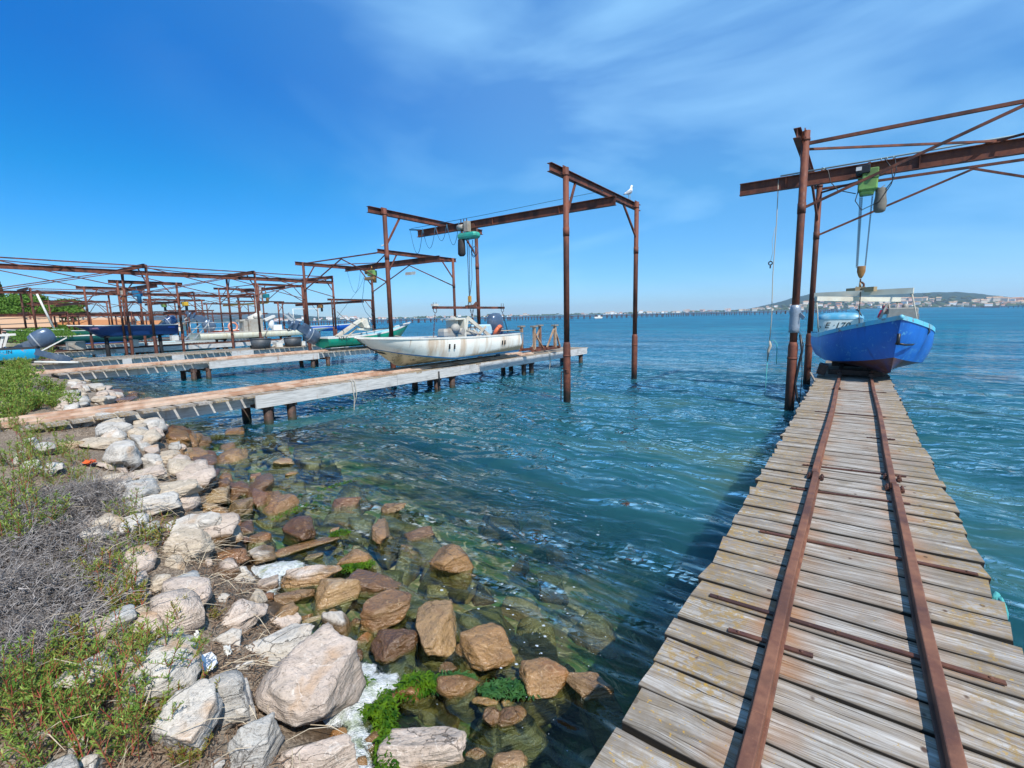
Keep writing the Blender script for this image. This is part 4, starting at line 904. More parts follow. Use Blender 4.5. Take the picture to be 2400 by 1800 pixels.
for a,b in (((-.95,16.25,2.84),(-.84,16.5,1.85)),((1.12,15.76,2.86),(1.30,15.4,1.9)),((.92,16.85,2.68),(.9,17.,2.0)),((-.88,15.42,2.74),(-.80,15.3,2.0))):
    m=MB(); m.tube([a,(Vector(a)+Vector(b))/2+Vector((.01,0,0)),b],[.022,.014,.018],6); m.sph(a,(.04,.04,.06),8,5); m.build('sling',ROPEW,SA)
# hoist over the white boat
HB=thing('chain_hoist',(-12.73,14.8,5.8),'turquoise chain hoist with black bag above the white boat','hoist')
m=MB(); rbox(m,(-12.55,14.7,5.66),(.95,.42,.22),.35); m.build('body',TURQ,HB)
m=MB(); m.tube([(-13.05,14.65,6.02),(-12.75,14.65,6.02)],.11,12); rbox(m,(-12.55,14.62,6.0),(.22,.2,.4),.1); m.build('motor',CASTG,HB)
m=MB(); 
for q in (-12.85,-12.7,-12.55): m.bar((q,14.6,6.30),(q,14.6,5.55),.02,.03)
m.box((-12.45,14.8,5.98),(.3,.1,.3)); m.build('trolley',RUSTD,HB)
m=MB(); m.loft([[(-12.86+.16*s*math.cos(a),14.6+.13*s*math.sin(a),zz) for a in np.linspace(0,6.283,11)[:-1]] for zz,s in ((5.54,.9),(5.3,1),(4.98,1.05),(4.9,.6))],closed=True,capb=True); m.build('chain_bag',BBAG,HB)
m=MB(); 
for q,q2 in ((-12.70,-12.72),(-12.60,-12.68)): m.tube([(q,14.75,5.55),(q2,14.8,3.3)],.014,5)
m.tube([(-12.45,14.7,5.0),(-12.5,14.75,4.0),(-12.72,14.8,3.2),(-12.85,14.8,2.9)],.011,5); m.build('rope_fall',simple('dark_blue_rope',(.03,.05,.09),.7),HB)
m=MB(); rbox(m,(-12.70,14.8,3.22),(.13,.10,.24),.3); m.build('hook_block',simple('orange_yellow_block',(.50,.24,.03),.5),HB)
m=MB(); m.torus((-12.70,14.8,3.03),.07,.02,(0,1,0),10,6); m.build('hook',CASTG,HB)
m=MB(); m.torus((-12.32,14.75,5.05),.20,.014,(0.2,1,.2),16,5,sc=(1,.8)); m.torus((-12.38,14.72,5.0),.17,.012,(.5,1,0),14,5,sc=(.8,1.2)); m.tube([(-12.4,14.75,5.5),(-12.45,14.75,5.2)],.012,5); m.build('rope_coil',ROPEB,HB)
m=MB(); m.tube([(-15.9,14.8,6.35),(-12.,14.8,6.37),(-6.9,14.8,6.45)],.010,5)
xs=[-15.85,-15.1,-14.35,-13.7,-13.05]
for a,b,s in zip(xs[:-1],xs[1:],(1.0,.85,.62,.85)): m.tube(catenary((a,14.7,6.25),(b,14.7,6.25),s,12),.011,5)
m.tube([(-13.05,14.7,6.25),(-12.98,14.7,5.7),(-12.85,14.7,5.5)],.011,5); m.bar((-16.0,14.8,6.32),(-15.3,14.8,6.22),.05,.06)
tag(m.build('festoon_cable',ROPEB,loc=(-14,14.8,6.2)),'dark cable looped under the left end of the beam above the white boat','cable')
SB=thing('lifting_spreader',(-12.1,14.2,2.86),'long thin rusty lifting bar hanging above the white boat','spreader beam')
m=MB(); m.bar((-12.1,12.1,2.86),(-12.1,16.3,2.86),.08,.09); m.build('beam',RUSTO if False else RUST,SB)
m=MB(); m.box((-12.1,14.15,2.90),(.22,.42,.10)); m.bar((-12.1,14.35,2.92),(-12.1,14.52,3.05),.08,.10); m.bar((-12.1,13.95,2.9),(-12.5,14.75,2.98),.03,.03);m.build('hook_plate',RUSTD,SB)
m=MB(); m.box((-12.1,12.2,2.95),(.14,.24,.08)); m.build('padding',simple('dirty_white',(.55,.53,.47),.8),SB)
for y in (12.2,16.18):
    m=MB(); m.torus((-12.1,y,2.76),.075,.011,(1,0,0),12,5,sc=(1,1.3)); 
    for q in (-.07,.07): m.tube([(-12.1,y+q,3.04),(-12.1,y+q,2.78)],.010,5)
    m.build('shackle',RUSTD,SB)
for a,b in (((-12.1,12.2,2.68),(-12.0,11.95,1.75)),((-12.1,16.18,2.68),(-12.0,16.45,1.7)),((-12.1,14.1,2.84),(-12.,14.3,1.9)),((-12.1,14.3,2.84),(-12.2,14.2,2.0))):
    m=MB(); chain(m,a,b,.075,.022,.008); m.build('chain',RUSTD,SB)
def small_hoist(p,mat,label,rope_to=None,mat2=None,s=1.):
    t=thing('chain_hoist',p,label,'hoist'); x,y,z=p
    m=MB(); rbox(m,(x,y,z),(.6*s,.35*s,.35*s)); m.build('body',mat,t)
    m=MB(); m.tube([(x-.35*s,y,z+.1*s),(x-.6*s,y,z+.1*s)],.14*s,10); m.tube([(x,y,z+.1),(x,y,z+.45*s)],.05*s,8); m.build('motor',mat2 or BLK,t)
    m=MB(); m.loft([[(x+.2*s+.13*s*math.cos(a),y+.12*s*math.sin(a),zz) for a in np.linspace(0,6.283,9)[:-1]] for zz in (z-.15*s,z-.6*s)],closed=True,capb=True); m.build('chain_bag',BAG if mat2 is None else mat2,t)
    if rope_to is not None:
        m=MB(); 
        for q in (-.1,.05): m.tube([(x+q,y,z-.2),(rope_to[0]+q*.3,rope_to[1],rope_to[2]+.3)],.014,4)
        m.sph((rope_to[0],rope_to[1],rope_to[2]+.2),(.08,.06,.14),8,6); m.build('rope_fall',CHAIN,t)
    return t
small_hoist((-25.4,20.1,5.42),LIME,'green and brown hoist above the stern of the green boat',(-25.0,19.6,2.6),YELH)
m=MB(); rbox(m,(-25.6,20.1,5.1),(.9,.3,.2),.2); tag(m.build('hoist_tray',simple('wood_tray',(.28,.17,.08),.7),loc=(-25.6,20.1,5.1)),'brown wooden tray fixed under the green hoist','tray')
small_hoist((-43.5,12.9,4.75),simple('blue_hoist_paint',(.01,.16,.33),.4),'blue hoist above the middle of the dark blue boat',None,simple('blue_b',(.01,.10,.22),.4),1.2)
small_hoist((-46.6,12.9,4.9),CASTG,'grey white hoist left of the blue one',(-46.3,12.9,3.8),YELH,1.2)
small_hoist((-51.5,26.6,5.2),simple('teal_hoist',(.0,.18,.22),.5),'teal hoist beside the grey cabinet over the barge',None,YELH,1.2)
m=MB(); rbox(m,(-52.3,26.2,5.6),(.9,.3,1.15),.1); tag(m.build('switch_cabinet',simple('cabinet_grey',(.42,.46,.48),.5),loc=(-52.3,26.2,5.6)),'pale grey electric cabinet hung on the gantry over the barge','cabinet')
small_hoist((-60.,22.,4.6),simple('yellow_hoist',(.60,.36,.02),.5),'yellow hoist with two ropes over the stern of the barge',(-60.,22,2.6),BLK,1.2)
small_hoist((-57.,36.5,4.3),YELH,'small rusty hoist over the bow of the barge',None,BLK,1.1)
small_hoist((-75.,25.,4.9),LIME,'pale green hoist on a distant gantry',None,BLK,1.2)
# loose ropes on the middle gantries
def rope(pts,r,mat,label): m=MB(); m.tube(pts,r,5); return tag(m.build('rope',mat,loc=tuple(pts[0])),label,'rope')
rope(catenary((-25.5,17.4,3.0),(-14.3,12.2,2.2),.45,14),.022,GREYW,'slack rope tied between the green boat gantry and the white boat gantry post')
rope(catenary((-14.3,12.2,1.85),(-14.3,17.5,2.05),.35,12),.03,GREYW,'thick slack rope between the two left posts of the white boat gantry')
rope([(-26.,20.,5.4),(-26.6,20.,4.6),(-28.,19.,2.6)],.010,ROPEB,'thin dark rope slanting down left of the green hoist')
rope(catenary((-28.,20.1,5.8),(-26.6,20.1,5.6),1.4,12),.010,ROPEB,'dark rope loop left of the green hoist')
rope([(-26.2,20.1,5.2),(-26.3,20.,4.3),(-26.5,20.,3.6),(-26.2,20.,3.0),(-25.7,20.,2.6)],.016,ROPEB,'knotted dark rope hanging left of the hoist falls')
m=MB(); m.tube([(-6.78-.11,12.08,.95),(-6.66,12.02,.9),(-6.7,12.1,.8),(-6.9,12.1,.85)],.014,6); chain(m,(-6.9,12.05,.85),(-6.93,12.05,-.1),.06,.02,.008)
tag(m.build('mooring_chain',RUSTD,loc=(-6.9,12.05,.6)),'mooring chain hanging on the lone front post in the water','chain')
# ================================================================== boats
def text(s,size,mat,parent,loc,rot,name='lettering',shear=0.,ext=.003):
    cu=bpy.data.curves.new(name,'FONT'); cu.body=s; cu.size=size; cu.extrude=ext; cu.shear=shear; cu.align_x='CENTER'
    o=bpy.data.objects.new('t',cu); me=bpy.data.meshes.new_from_object(o); bpy.data.objects.remove(o)
    me.name=name; o=bpy.data.objects.new(name,me); COL.objects.link(o); me.materials.append(mat); o.parent=parent
    o.location=loc; o.rotation_euler=rot; return o
class Hull:
    def __init__(s,L,B,D,rise=.35,rake=.5,p=2.4,stern=.88,chine=.82,cz=.24,keelrise=.55,dead=.12,sternup=0.,full=.42,cu=.08,ks=.72):
        s.__dict__.update(L=L,B=B,D=D,rise=rise,rake=rake,p=p,stern=stern,chine=chine,cz=cz,kr=keelrise,dead=dead,su=sternup,full=full,cu=cu,ks=ks)
    def b(s,t): return max(.015,s.B/2*(1-max(0,(t-s.full)/(1-s.full))**s.p)*(s.stern+(1-s.stern)*min(1,t/.4)))
    def sh(s,t): return s.D+s.rise*max(0,t)**2.6+s.su*(1-t)**2
    def kz(s,t): u=max(0,(t-s.ks)/(1-s.ks)); return s.kr*s.D*u**2.2
    def pt(s,t,f,side=1,inset=0.):
        # f: 0 gunwale .. 1 chine .. 2 keel
        b=s.b(t)-inset; sz=s.sh(t); k=s.kz(t); u=max(0,(t-.55)/.45)
        ch=s.chine*(1-.35*u**1.5); cz=k+(s.cz+s.cu*u)*(sz-k)
        if f<=1: x=b*((1-f)+f*ch)+.0+(.03*s.B*math.sin(math.pi*f)); z=sz*(1-f)+cz*f
        else: g=f-1; x=b*ch*(1-g); z=cz*(1-g)+k*g
        if t>=1: x=0.0
        y=t*s.L-s.rake*(1-(z-k)/max(sz-k,.01)*1.)*u**2 - (0 if t>.0 else 0)
        if t<=.001: y+= .10*(z/s.D-1)*-1
        return (side*x,y,z)
    def surf(s,m,f0,f1,nf=6,n=26,inset=0,smooth=True,push=0.):
        for side in (1,-1):
            rings=[]
            for i in range(n+1):
                t=i/n; r=[]
                for j in range(nf+1):
                    p=s.pt(t,f0+(f1-f0)*j/nf,side,inset); r.append((p[0]+side*push,p[1],p[2]) )
                rings.append(r if side==1 else r[::-1])
            m.loft(rings,smooth=smooth)
        return m
    def transom(s,m,f0=0,f1=2,inset=0.,dy=0):
        fs=np.linspace(f0,f1,9); r=[s.pt(0,f,1,inset) for f in fs]; l=[s.pt(0,f,-1,inset) for f in fs][::-1]
        m.add([(p[0],p[1]+dy,p[2]) for p in r+(l[1:] if f1==2 else l)],[tuple(range(len(r)+len(l)-(1 if f1==2 else 0)))]); return m
    def rim(s,m,w=.07,h=.045,n=26,out=.02,stern=True):
        for side in (1,-1):
            rings=[]
            for i in range(n+1):
                x,y,z=s.pt(i/n,0,side); xo=x+side*out; xi=x-side*min(w-out,abs(x)*.9)
                rings.append([(xo,y,z-h),(xo,y,z+h*.3),(xi,y,z+h*.35),(xi,y,z-h*.6)])
            m.loft(rings,closed=True,smooth=False,capa=True,capb=True)
        if stern:
            a=s.pt(0,0,1);b=s.pt(0,0,-1); m.bar((a[0]+out,a[1]+.02,a[2]),(b[0]-out,b[1]+.02,b[2]),w,h*1.4)
        x,y,z=s.pt(1,0,1); m.sph((0,y-.01,z-h*.3),(out+.03,.05,h*.75),8,6)
        return m
    def inside(s,m,fz=.45,n=22,inset=.05):
        rings=[]
        for i in range(n+1):
            t=.01+.93*i/n; top=s.pt(t,0,1,inset); lo=s.pt(t,max(0,min(1,1-fz*1.15)),1,inset); xa=max(top[0],.006); xb=max(lo[0]-.02,.004)
            rings.append([(xa,top[1],top[2]-.01),(xb,lo[1],lo[2]+.02),(-xb,lo[1],lo[2]+.02),(-xa,top[1],top[2]-.01)])
        m.loft(rings,smooth=False,capa=True); return m
def make_boat(label,loc,rz,H_,mside,mbot,mrim,min_,name='motor_boat',stripe=None,cat='boat',group=None,fin=.45,rimw=.07,rimh=.045,tilt=(0,0)):
    t=thing(name,loc,label,cat,group,rz); t.rotation_euler[0]=tilt[0]; t.rotation_euler[1]=tilt[1]
    m=MB(); H_.surf(m,0,1); H_.transom(m,0,1.0); hull=m.build('hull',mside,None); hull.parent=t
    m=MB(); H_.surf(m,1,2); H_.transom(m,1.0,2,dy=0); b=m.build('bottom',mbot); b.parent=t
    m=MB(); H_.rim(m,rimw,rimh); o=m.build('gunwale',mrim); o.parent=t
    m=MB(); H_.inside(m,fin); o=m.build('inner_deck',min_); o.parent=t
    if stripe:
        m=MB(); H_.surf(m,stripe[1],stripe[2],2,26,0,True,.004); o=m.build('waterline_stripe',stripe[0]); o.parent=t
    return t
def local(o,par,loc=None,rot=None):
    o.parent=par
    if loc: o.location=loc
    if rot: o.rotation_euler=rot
    return o
def outboard(par,loc,rot,col,s=1.,trim=None,name='outboard_motor',top=False,label=None):
    m=MB()
    prof=[(-.30,.12,.16),(-.27,.17,.24),(-.10,.20,.30),(.12,.205,.31),(.28,.19,.28),(.37,.14,.20),(.40,.05,.07)]
    rings=[]
    for z,a,b in prof:
        rings.append([(a*s*(abs(math.cos(q))**.75)*math.copysign(1,math.cos(q)),b*s*(abs(math.sin(q))**.75)*math.copysign(1,math.sin(q))+.02*s+(.05*s*z),z*s) for q in np.linspace(0,2*math.pi,21)[:-1]])
    m.loft(rings,closed=True,capa=True,capb=True)
    c=m.build(name,col); c.parent=par; c.location=loc; c.rotation_euler=rot
    m=MB(); m.loft([[(a*1.02*s*(abs(math.cos(q))**.75)*math.copysign(1,math.cos(q)),b*1.02*s*(abs(math.sin(q))**.75)*math.copysign(1,math.sin(q))+.02*s,z*s) for q in np.linspace(0,2*math.pi,21)[:-1]] for z,a,b in ((-.16,.195,.28),(-.12,.20,.295))],closed=True)
    local(m.build('trim_band',trim or simple('motor_silver',(.5,.53,.55),.3,.4)),c)
    m=MB(); m.loft([[(x*s,y*s,z*s) for x,y in ((.09,.13),(-.09,.13),(-.07,-.16),(.07,-.16))] for z in (-.28,-.6)]+[[(x*s,y*s,-.95*s) for x,y in ((.04,.10),(-.04,.10),(-.03,-.12),(.03,-.12))]],closed=True,smooth=False,capb=True)
    m.box((0,0,-.93*s),(.24*s,.44*s,.02*s)); m.tube([(0,-.14*s,-1.12*s),(0,.0,-1.12*s),(0,.26*s,-1.12*s)],[.02*s,.065*s,.05*s],10); m.box((0,.06*s,-1.02*s),(.03*s,.2*s,.22*s)); m.box((0,.02*s,-1.25*s),(.015*s,.16*s,.18*s))
    m.box((0,-.2*s,-.42*s),(.16*s,.16*s,.34*s)); local(m.build('leg',col),c)
    m=MB()
    for k in range(3):
        a=k*2.094; m.box((.09*s*math.cos(a),.30*s,-1.12*s+.09*s*math.sin(a)),(.13*s,.012*s,.08*s),Matrix.Rotation(-a,3,'Y')@Matrix.Rotation(.5,3,'X'))
    m.tube([(0,.24*s,-1.12*s),(0,.36*s,-1.12*s)],.035*s,8); local(m.build('propeller',simple('propeller_metal',(.25,.25,.24),.35,.7)),c)
    return c
def mat_hull(name,base,streak,grime,gz=.35,worn=None,stern=False,scratch=(.35,.45,.55),sc_amt=.5):
    a=NT(name); p=a.obj(); x,y,z=a.sep(p); n=a.noise(p,2.4,6,.6); st=a.noise(a.map(p,(1,1.5,.16)),1.7,4,.6); f=a.noise(p,22,5,.7)
    c=a.mix(a.ramp(n,[(.35,.0),(.7,.28)]),base,tuple(q*.6 for q in base))
    c=a.mix(a.ramp(st,[(.48,0.),(.72,.8)]),c,streak)
    c=a.mix(a.ramp(a.noise(a.map(p,(1,3.0,.12),(0,0,0),(3,0,0)),1.5,3,.5),[(.64,0.),(.70,.9)]),c,tuple(q*.75 for q in streak))
    h=a.math('ADD',z,a.math('MULTIPLY',a.math('SUBTRACT',f,.5),.16))
    if stern: h=a.math('ADD',h,a.math('MULTIPLY',y,.05))
    c=a.mix(a.rng(h,gz,gz-.14,0.,.92),c,grime)
    c=a.mix(a.math('MULTIPLY',a.ramp(a.noise(p,5 if name.startswith('fouled') else 6,6,.75,1.),[(.52 if name.startswith('fouled') else .56,0.),(.58 if name.startswith('fouled') else .62,sc_amt)]),a.ramp(n,[(.40,0.),(.55,1.)])),c,scratch)
    return a.end(a.pr(c,.45,0,a.bump(f,.15,.004),.5,coat=.1))
WHULL=mat_hull('weathered_white_hull',(.82,.79,.70),(.44,.24,.09),(.13,.105,.05),.46,stern=True,scratch=(.62,.58,.50))
WBOT=mat_hull('fouled_cream_bottom',(.58,.50,.32),(.16,.13,.05),(.05,.06,.025),.02,scratch=(.02,.022,.022),sc_amt=1.)
BLUEH=mat_hull('blue_hull',(.004,.135,.52),(.004,.07,.30),(.01,.09,.35),-.2,scratch=(.10,.36,.58),sc_amt=.75)
BLUEB=mat_hull('red_brown_bottom',(.10,.045,.04),(.02,.07,.26),(.12,.07,.06),-.2,scratch=(.22,.13,.10),sc_amt=.5)
CYANR=mat_hull('light_blue_rim',(.10,.50,.70),(.25,.33,.30),(.05,.42,.62),-.5,scratch=(.20,.10,.05),sc_amt=.9)
NAVY=mat_hull('navy_hull',(.004,.028,.12),(.004,.035,.13),(.003,.02,.08),-.5,scratch=(.01,.05,.2))
GREENH=mat_hull('green_hull',(.0,.25,.15),(.0,.17,.10),(.01,.08,.05),.02,scratch=(.25,.12,.05))
WHT=simple('worn_white_paint',(.68,.67,.62),.5,var=.3,dirt=(.35,.27,.18),dirtamt=.5); BRBL=simple('bright_blue_deck',(.01,.24,.62),.5,var=.4,dirt=(.3,.35,.4)); LTBL=simple('light_blue_deck',(.25,.55,.66),.55,var=.4,dirt=(.5,.48,.42))
MOTOR=simple('slate_motor',(.085,.13,.20),.28,.25,var=.35,dirt=(.30,.32,.34),dirtamt=.3); GUNM=simple('black_rubber_rim',(.03,.03,.033),.6,var=.5)
# ---- white boat
h1=Hull(7.6,2.0,.84,rise=.20,rake=1.35,p=3.2,stern=.86,chine=.86,cz=.15,keelrise=.16,sternup=.02,full=.55,cu=.42,ks=.80)
WBT=make_boat('long white fishing boat with rust streaks resting on the jetty beside the lone front post','a' and (-12.12,16.42,.93),math.pi,h1,WHULL,WBOT,WHT,BRBL,stripe=(simple('blue_waterline',(.0,.18,.42),.5,var=.4),.94,1.0),fin=.5,rimw=.09)
for yy in (1.35,1.52,4.35,4.6): 
    p=h1.pt(yy/7.6,.42,-1); m=MB(); m.box((0,0,0),(.03,.055,.17),Matrix.Rotation(.08,3,'X')); local(m.build('side_vent',BLK),WBT,(p[0]-.012,p[1],p[2]))
outboard(WBT,(0.05,.62,1.22),(R(-8),0,0),MOTOR,1.25)
m=MB(); m.torus((0,0,0),.62,.028,(0,0,1),22,7,arc=math.pi*1.05,sc=(1.35,.75)); o=m.build('stern_rail',simple('rail_tube',(.28,.24,.19),.5,.3)); local(o,WBT,(0,.35,.98)); o.rotation_euler=(0,0,R(180) if False else 0)
o.rotation_euler[2]=math.pi/2*0+0
m=MB()   # tilted mechanical sorter
m.bar((-.25,1.35,.75),(-.25,2.75,1.55),.05,.14); m.bar((.45,1.35,.75),(.45,2.75,1.55),.05,.14)
for k in range(5): q=k/4; m.bar((-.25,1.45+1.2*q,.82+.68*q),(.45,1.45+1.2*q,.82+.68*q),.05,.04)
m.bar((-.25,2.75,1.55),(-.25,2.95,.8),.06,.10); m.bar((.45,2.75,1.55),(.45,2.95,.8),.06,.10); m.box((.1,2.95,1.15),(.8,.10,.75)); m.box((.1,3.25,1.12),(.55,.06,.66)); m.bar((.1,2.9,1.52),(.1,3.45,1.50),.75,.06)
m.bar((-.32,2.4,.75),(-.32,1.75,1.2),.04,.09); m.bar((-.32,1.9,.72),(-.32,2.5,1.1),.03,.07)
local(m.build('winch_frame',CREAM),WBT)
m=MB(); rbox(m,(-.1,3.75,1.0),(.5,.62,.34),.4); m.sph((-.35,3.55,1.18),(.16,.20,.17),12,8); m.tube([(-.5,3.3,1.05),(.2,3.3,1.1)],.12,10); m.sph((-.2,2.6,.95),(.2,.35,.13),12,8); m.tube([(-.3,2.9,1.1),(-.5,2.6,.95),(-.4,2.2,.9)],.025,5); local(m.build('gearbox',CASTG),WBT)
m=MB(); rbox(m,(.25,1.35,1.05),(.5,.9,.42),.2); 
for k in range(5): m.box((-.012,1.0+k*.17,1.05),(.02,.05,.3))
local(m.build('crate',simple('pale_blue_plastic',(.45,.66,.76),.5,var=.3)),WBT)
m=MB(); m.torus((-.35,1.05,.98),.22,.075,(.8,.3,.5),22,10); tag(local(m.build('life_ring',simple('orange_ring',(.75,.16,.06),.5,var=.2)),WBT),None)
m=MB(); m.tube([(-.02,7.55,.98),(-.06,7.3,.75),(-.12,6.9,.55),(-.14,6.5,.45)],.022,6); local(m.build('bow_rope',BLK),WBT)
m=MB(); m.box((-.72,5.2,.80),(.10,.55,.05),Matrix.Rotation(.1,3,'Z')); local(m.build('fender_patch',simple('pale_green',(.35,.55,.42),.6)),WBT)
# ---- blue boat on the near jetty
h2=Hull(4.7,2.25,.80,rise=.56,rake=.42,p=2.3,stern=.94,chine=.89,cz=.20,keelrise=.10,dead=.1,full=.5)
BBT=make_boat('blue wooden fishing boat with light blue rim, bow to the viewer on the near jetty',(-.04,17.93,.96),math.pi+R(10.5),h2,BLUEH,BLUEB,CYANR,LTBL,rimw=.15,rimh=.075,fin=.5)
m=MB(); m.tube([(0,4.62,.98),(0,4.62,.80),(.02,4.60,.74)],.035,6); m.tube([(0,4.6,.76),(-.15,4.55,.73),(-.33,4.32,.72),(-.4,4.2,.73)],[.03,.024,.022,.01],6); local(m.build('bow_rope',BLK),BBT)
m=MB(); m.tube([(-.62,3.85,1.20),(-.70,3.9,1.15),(-.74,3.85,.98),(-.70,3.8,.88)],.016,6); local(m.build('rim_rope',simple('grey_rope',(.08,.09,.10),.8)),BBT)
ECW=simple('white_cowl',(.66,.70,.68),.35,var=.25,dirt=(.3,.4,.45)); 
def cowl(m,c,d,top=False):
    rings=[]; prof=((-.5,.90),(-.45,.95),(0,1.),(.28,.99)) if not top else ((.28,1.02),(.36,1.02),(.44,.93),(.5,.70),(.52,.3))
    for z,s_ in prof:
        rings.append([(c[0]+d[0]/2*s_*math.copysign(abs(math.cos(q))**.55,math.cos(q)),c[1]+d[1]/2*s_*math.copysign(abs(math.sin(q))**.55,math.sin(q)),c[2]+z*d[2]) for q in np.linspace(0,2*math.pi,29)[:-1]])
    m.loft(rings,closed=True,capa=not top,capb=top); return m
EB=thing('engine_cover',(-.36,17.15,1.98),'white engine cover with light blue top and black letters in the blue boat','engine cover')
m=MB(); cowl(m,(-.36,17.15,1.98),(1.12,.80,.80)); e=m.build('cover',ECW,EB)
m=MB(); cowl(m,(-.36,17.15,1.98),(1.12,.80,.80),True); m.build('top',simple('cowl_blue',(.10,.38,.58),.35,var=.4,dirt=(.5,.6,.62)),EB)
m=MB(); m.torus((.08,17.0,2.36),.15,.02,(1,.3,.4),14,6,arc=3.4,sc=(1,.6)); m.build('handle',BLK,EB)
BTX=simple('black_letter_paint',(.012,.013,.015),.6)
text('E \u00b7170',.24,BTX,EB,(-.06,-.405,-.03),(R(90),0,0),shear=.28)
m=MB(); m.torus((-.84,16.76,1.98),.028,.008,(0,1,0),12,5); m.build('latch',BLK,EB)
m=MB(); rbox(m,(1.0,16.3,2.05),(.62,.5,.42),.1); m.bar((.78,16.0,1.9),(.70,16.2,2.35),.03,.05); m.bar((.5,16.0,1.9),(.66,16.1,2.35),.03,.05); m.box((1.0,16.05,1.85),(.66,.04,.5)); m.sph((1.05,16.3,2.28),(.07,.07,.09),8,6); m.tube([(.55,16.2,2.15),(.85,16.2,2.18)],.07,10); m.sph((.6,16.2,2.3),(.045,.045,.07),8,6)
m.xf(Matrix.Translation((0,0,.24))); tag(m.build('winch',simple('grey_winch',(.33,.32,.29),.6,var=.6,dirt=(.15,.08,.05)),loc=(1,16.3,1.8)),'grey metal winch box at the starboard rim of the blue boat','winch')
m=MB(); m.sph((.62,16.15,2.26),(.05,.05,.07),8,6); m.bar((.52,16.1,2.0),(.58,16.1,2.2),.05,.1); m.xf(Matrix.Translation((0,0,.24))); tag(m.build('lamp_knob',simple('magenta_red',(.5,.02,.08),.5),loc=(.6,16.15,2.2)),'small magenta knob on top of the winch in the blue boat','knob')
m=MB(); m.box((-.55,14.6,.86),(.34,.5,.14)); m.box((.3,15.6,.88),(.9,1.6,.10)); m.box((-.62,14.5,.97),(.16,.3,.2),Matrix.Rotation(.3,3,'Y')); m.box((.25,15.0,.93),(1.1,.14,.10)); m.box((.2,16.9,.93),(1.1,.14,.10)); m.build('x',None) if False else None
CT=thing('boat_cart',(0.1,15.5,.8),'dark rusty cart under the blue boat on the rails','cart'); m2=MB(); m2.box((.1,14.7,.90),(1.15,.16,.12)); m2.box((.1,16.9,.90),(1.15,.16,.12)); m2.bar((-.225,14.3,.885),(-.225,17.4,.885),.09,.07); m2.bar((.41,14.3,.885),(.41,17.4,.885),.09,.07); m2.box((-.60,14.55,.98),(.20,.42,.26),Matrix.Rotation(.25,3,'Y')); m2.build('frame',PILE,CT)
for a in (-.225,.41):
    for b in (14.6,17.):
        m=MB(); m.tube([(a-.03,b,.90),(a+.03,b,.90)],.075,14); m.build('wheel',RUSTD,CT)
m=MB(); m.bar((-.68,13.35,.80),(-.80,13.55,.98),.035,.03); tag(m.build('bent_stake',GREYW,loc=(-.7,13.4,.8)),'short bent stake at the left deck edge before the blue boat','stake')
# ---- navy boat
h3=Hull(6.1,1.7,.78,rise=.10,rake=1.3,p=2.6,stern=.9,chine=.9,cz=.12,keelrise=.5,full=.5)
NB=make_boat('dark navy blue boat with white rim held up on black posts behind the second row',(-42.1,14.55,1.66),math.pi,h3,NAVY,NAVY,WHT,LTBL,rimw=.09)
outboard(NB,(0,.25,1.0),(R(62),0,0),simple('deep_blue_motor',(.01,.05,.16),.25,.2,var=.5,dirt=(.3,.36,.42),dirtamt=.5),1.15)
m=MB(); m.box((0,0,0),(.012,.75,.16)); p=h3.pt(.80,.35,-1); local(m.build('sticker',simple('pink_sticker',(.32,.16,.24),.6,var=.8,scale=8)),NB,(p[0]-.03,p[1],p[2]))
m=MB(); m.box((0,0,0),(.012,.42,.10)); p=h3.pt(.08,.28,-1); local(m.build('sticker',simple('blue_sticker',(.02,.09,.42),.5)),NB,(p[0]-.02,p[1],p[2]))
m=MB(); m.tube([(-.1,-.1,.8),(.2,-1.1,1.0)],.03,6); m.bar((.2,-.1,.6),(.1,-.9,1.25),.04,.05); local(m.build('tiller',simple('bare_metal',(.5,.48,.44),.5)),NB)
for px_,nm in ((250,'black support post under the bow half of the navy boat'),(376,'black support post under the stern of the navy boat')):
    Y=at_x(px_,800,-41.9)[1]; m=MB(); m.tube([(-41.9,Y,-1.4),(-41.9,Y,.8),(-41.9,Y,1.75)],[.14,.13,.12],10); m.box((-42.1,Y,1.68),(1.3,.2,.1)); tag(m.build('support_post',simple('black_post',(.012,.011,.012),.8,var=.5),loc=(-41.9,Y,0)),nm,'post')
# ---- green boat
h4=Hull(6.7,1.85,.60,rise=.72,rake=.9,p=2.2,stern=.80,chine=.86,cz=.25,keelrise=.6,full=.4)
GBT=make_boat('green fishing boat with white rim on the second jetty, motor tilted up',(-24.25,15.35,.93),R(0),h4,GREENH,GREENH,WHT,LTBL,rimw=.10,rimh=.06)
text('NAOMA',.30,BTX,GBT,(h4.pt(.12,.3,1)[0]+.035,1.15,.42),(R(90),0,R(90)))
outboard(GBT,(-.1,-.45,.78),(R(-118),R(12),R(8)),MOTOR,1.3)
m=MB(); m.bar((.1,1.0,.62),(.1,2.7,1.55),.30,.14); m.box((.1,2.9,1.35),(.5,.5,.4),Matrix.Rotation(.5,3,'X')); m.tube([(.1,3.2,1.5),(.1,3.2,.9)],.14,8); m.tube([(.0,2.5,1.1),(.1,1.7,.6)],.05,6); m.sph((.1,3.1,1.1),(.3,.35,.25),10,7); m.bar((.1,2.4,1.0),(.1,3.3,.95),.3,.12); m.bar((.1,.9,.62),(.1,3.4,.62),.1,.05)
local(m.build('net_hauler',CREAM),GBT)
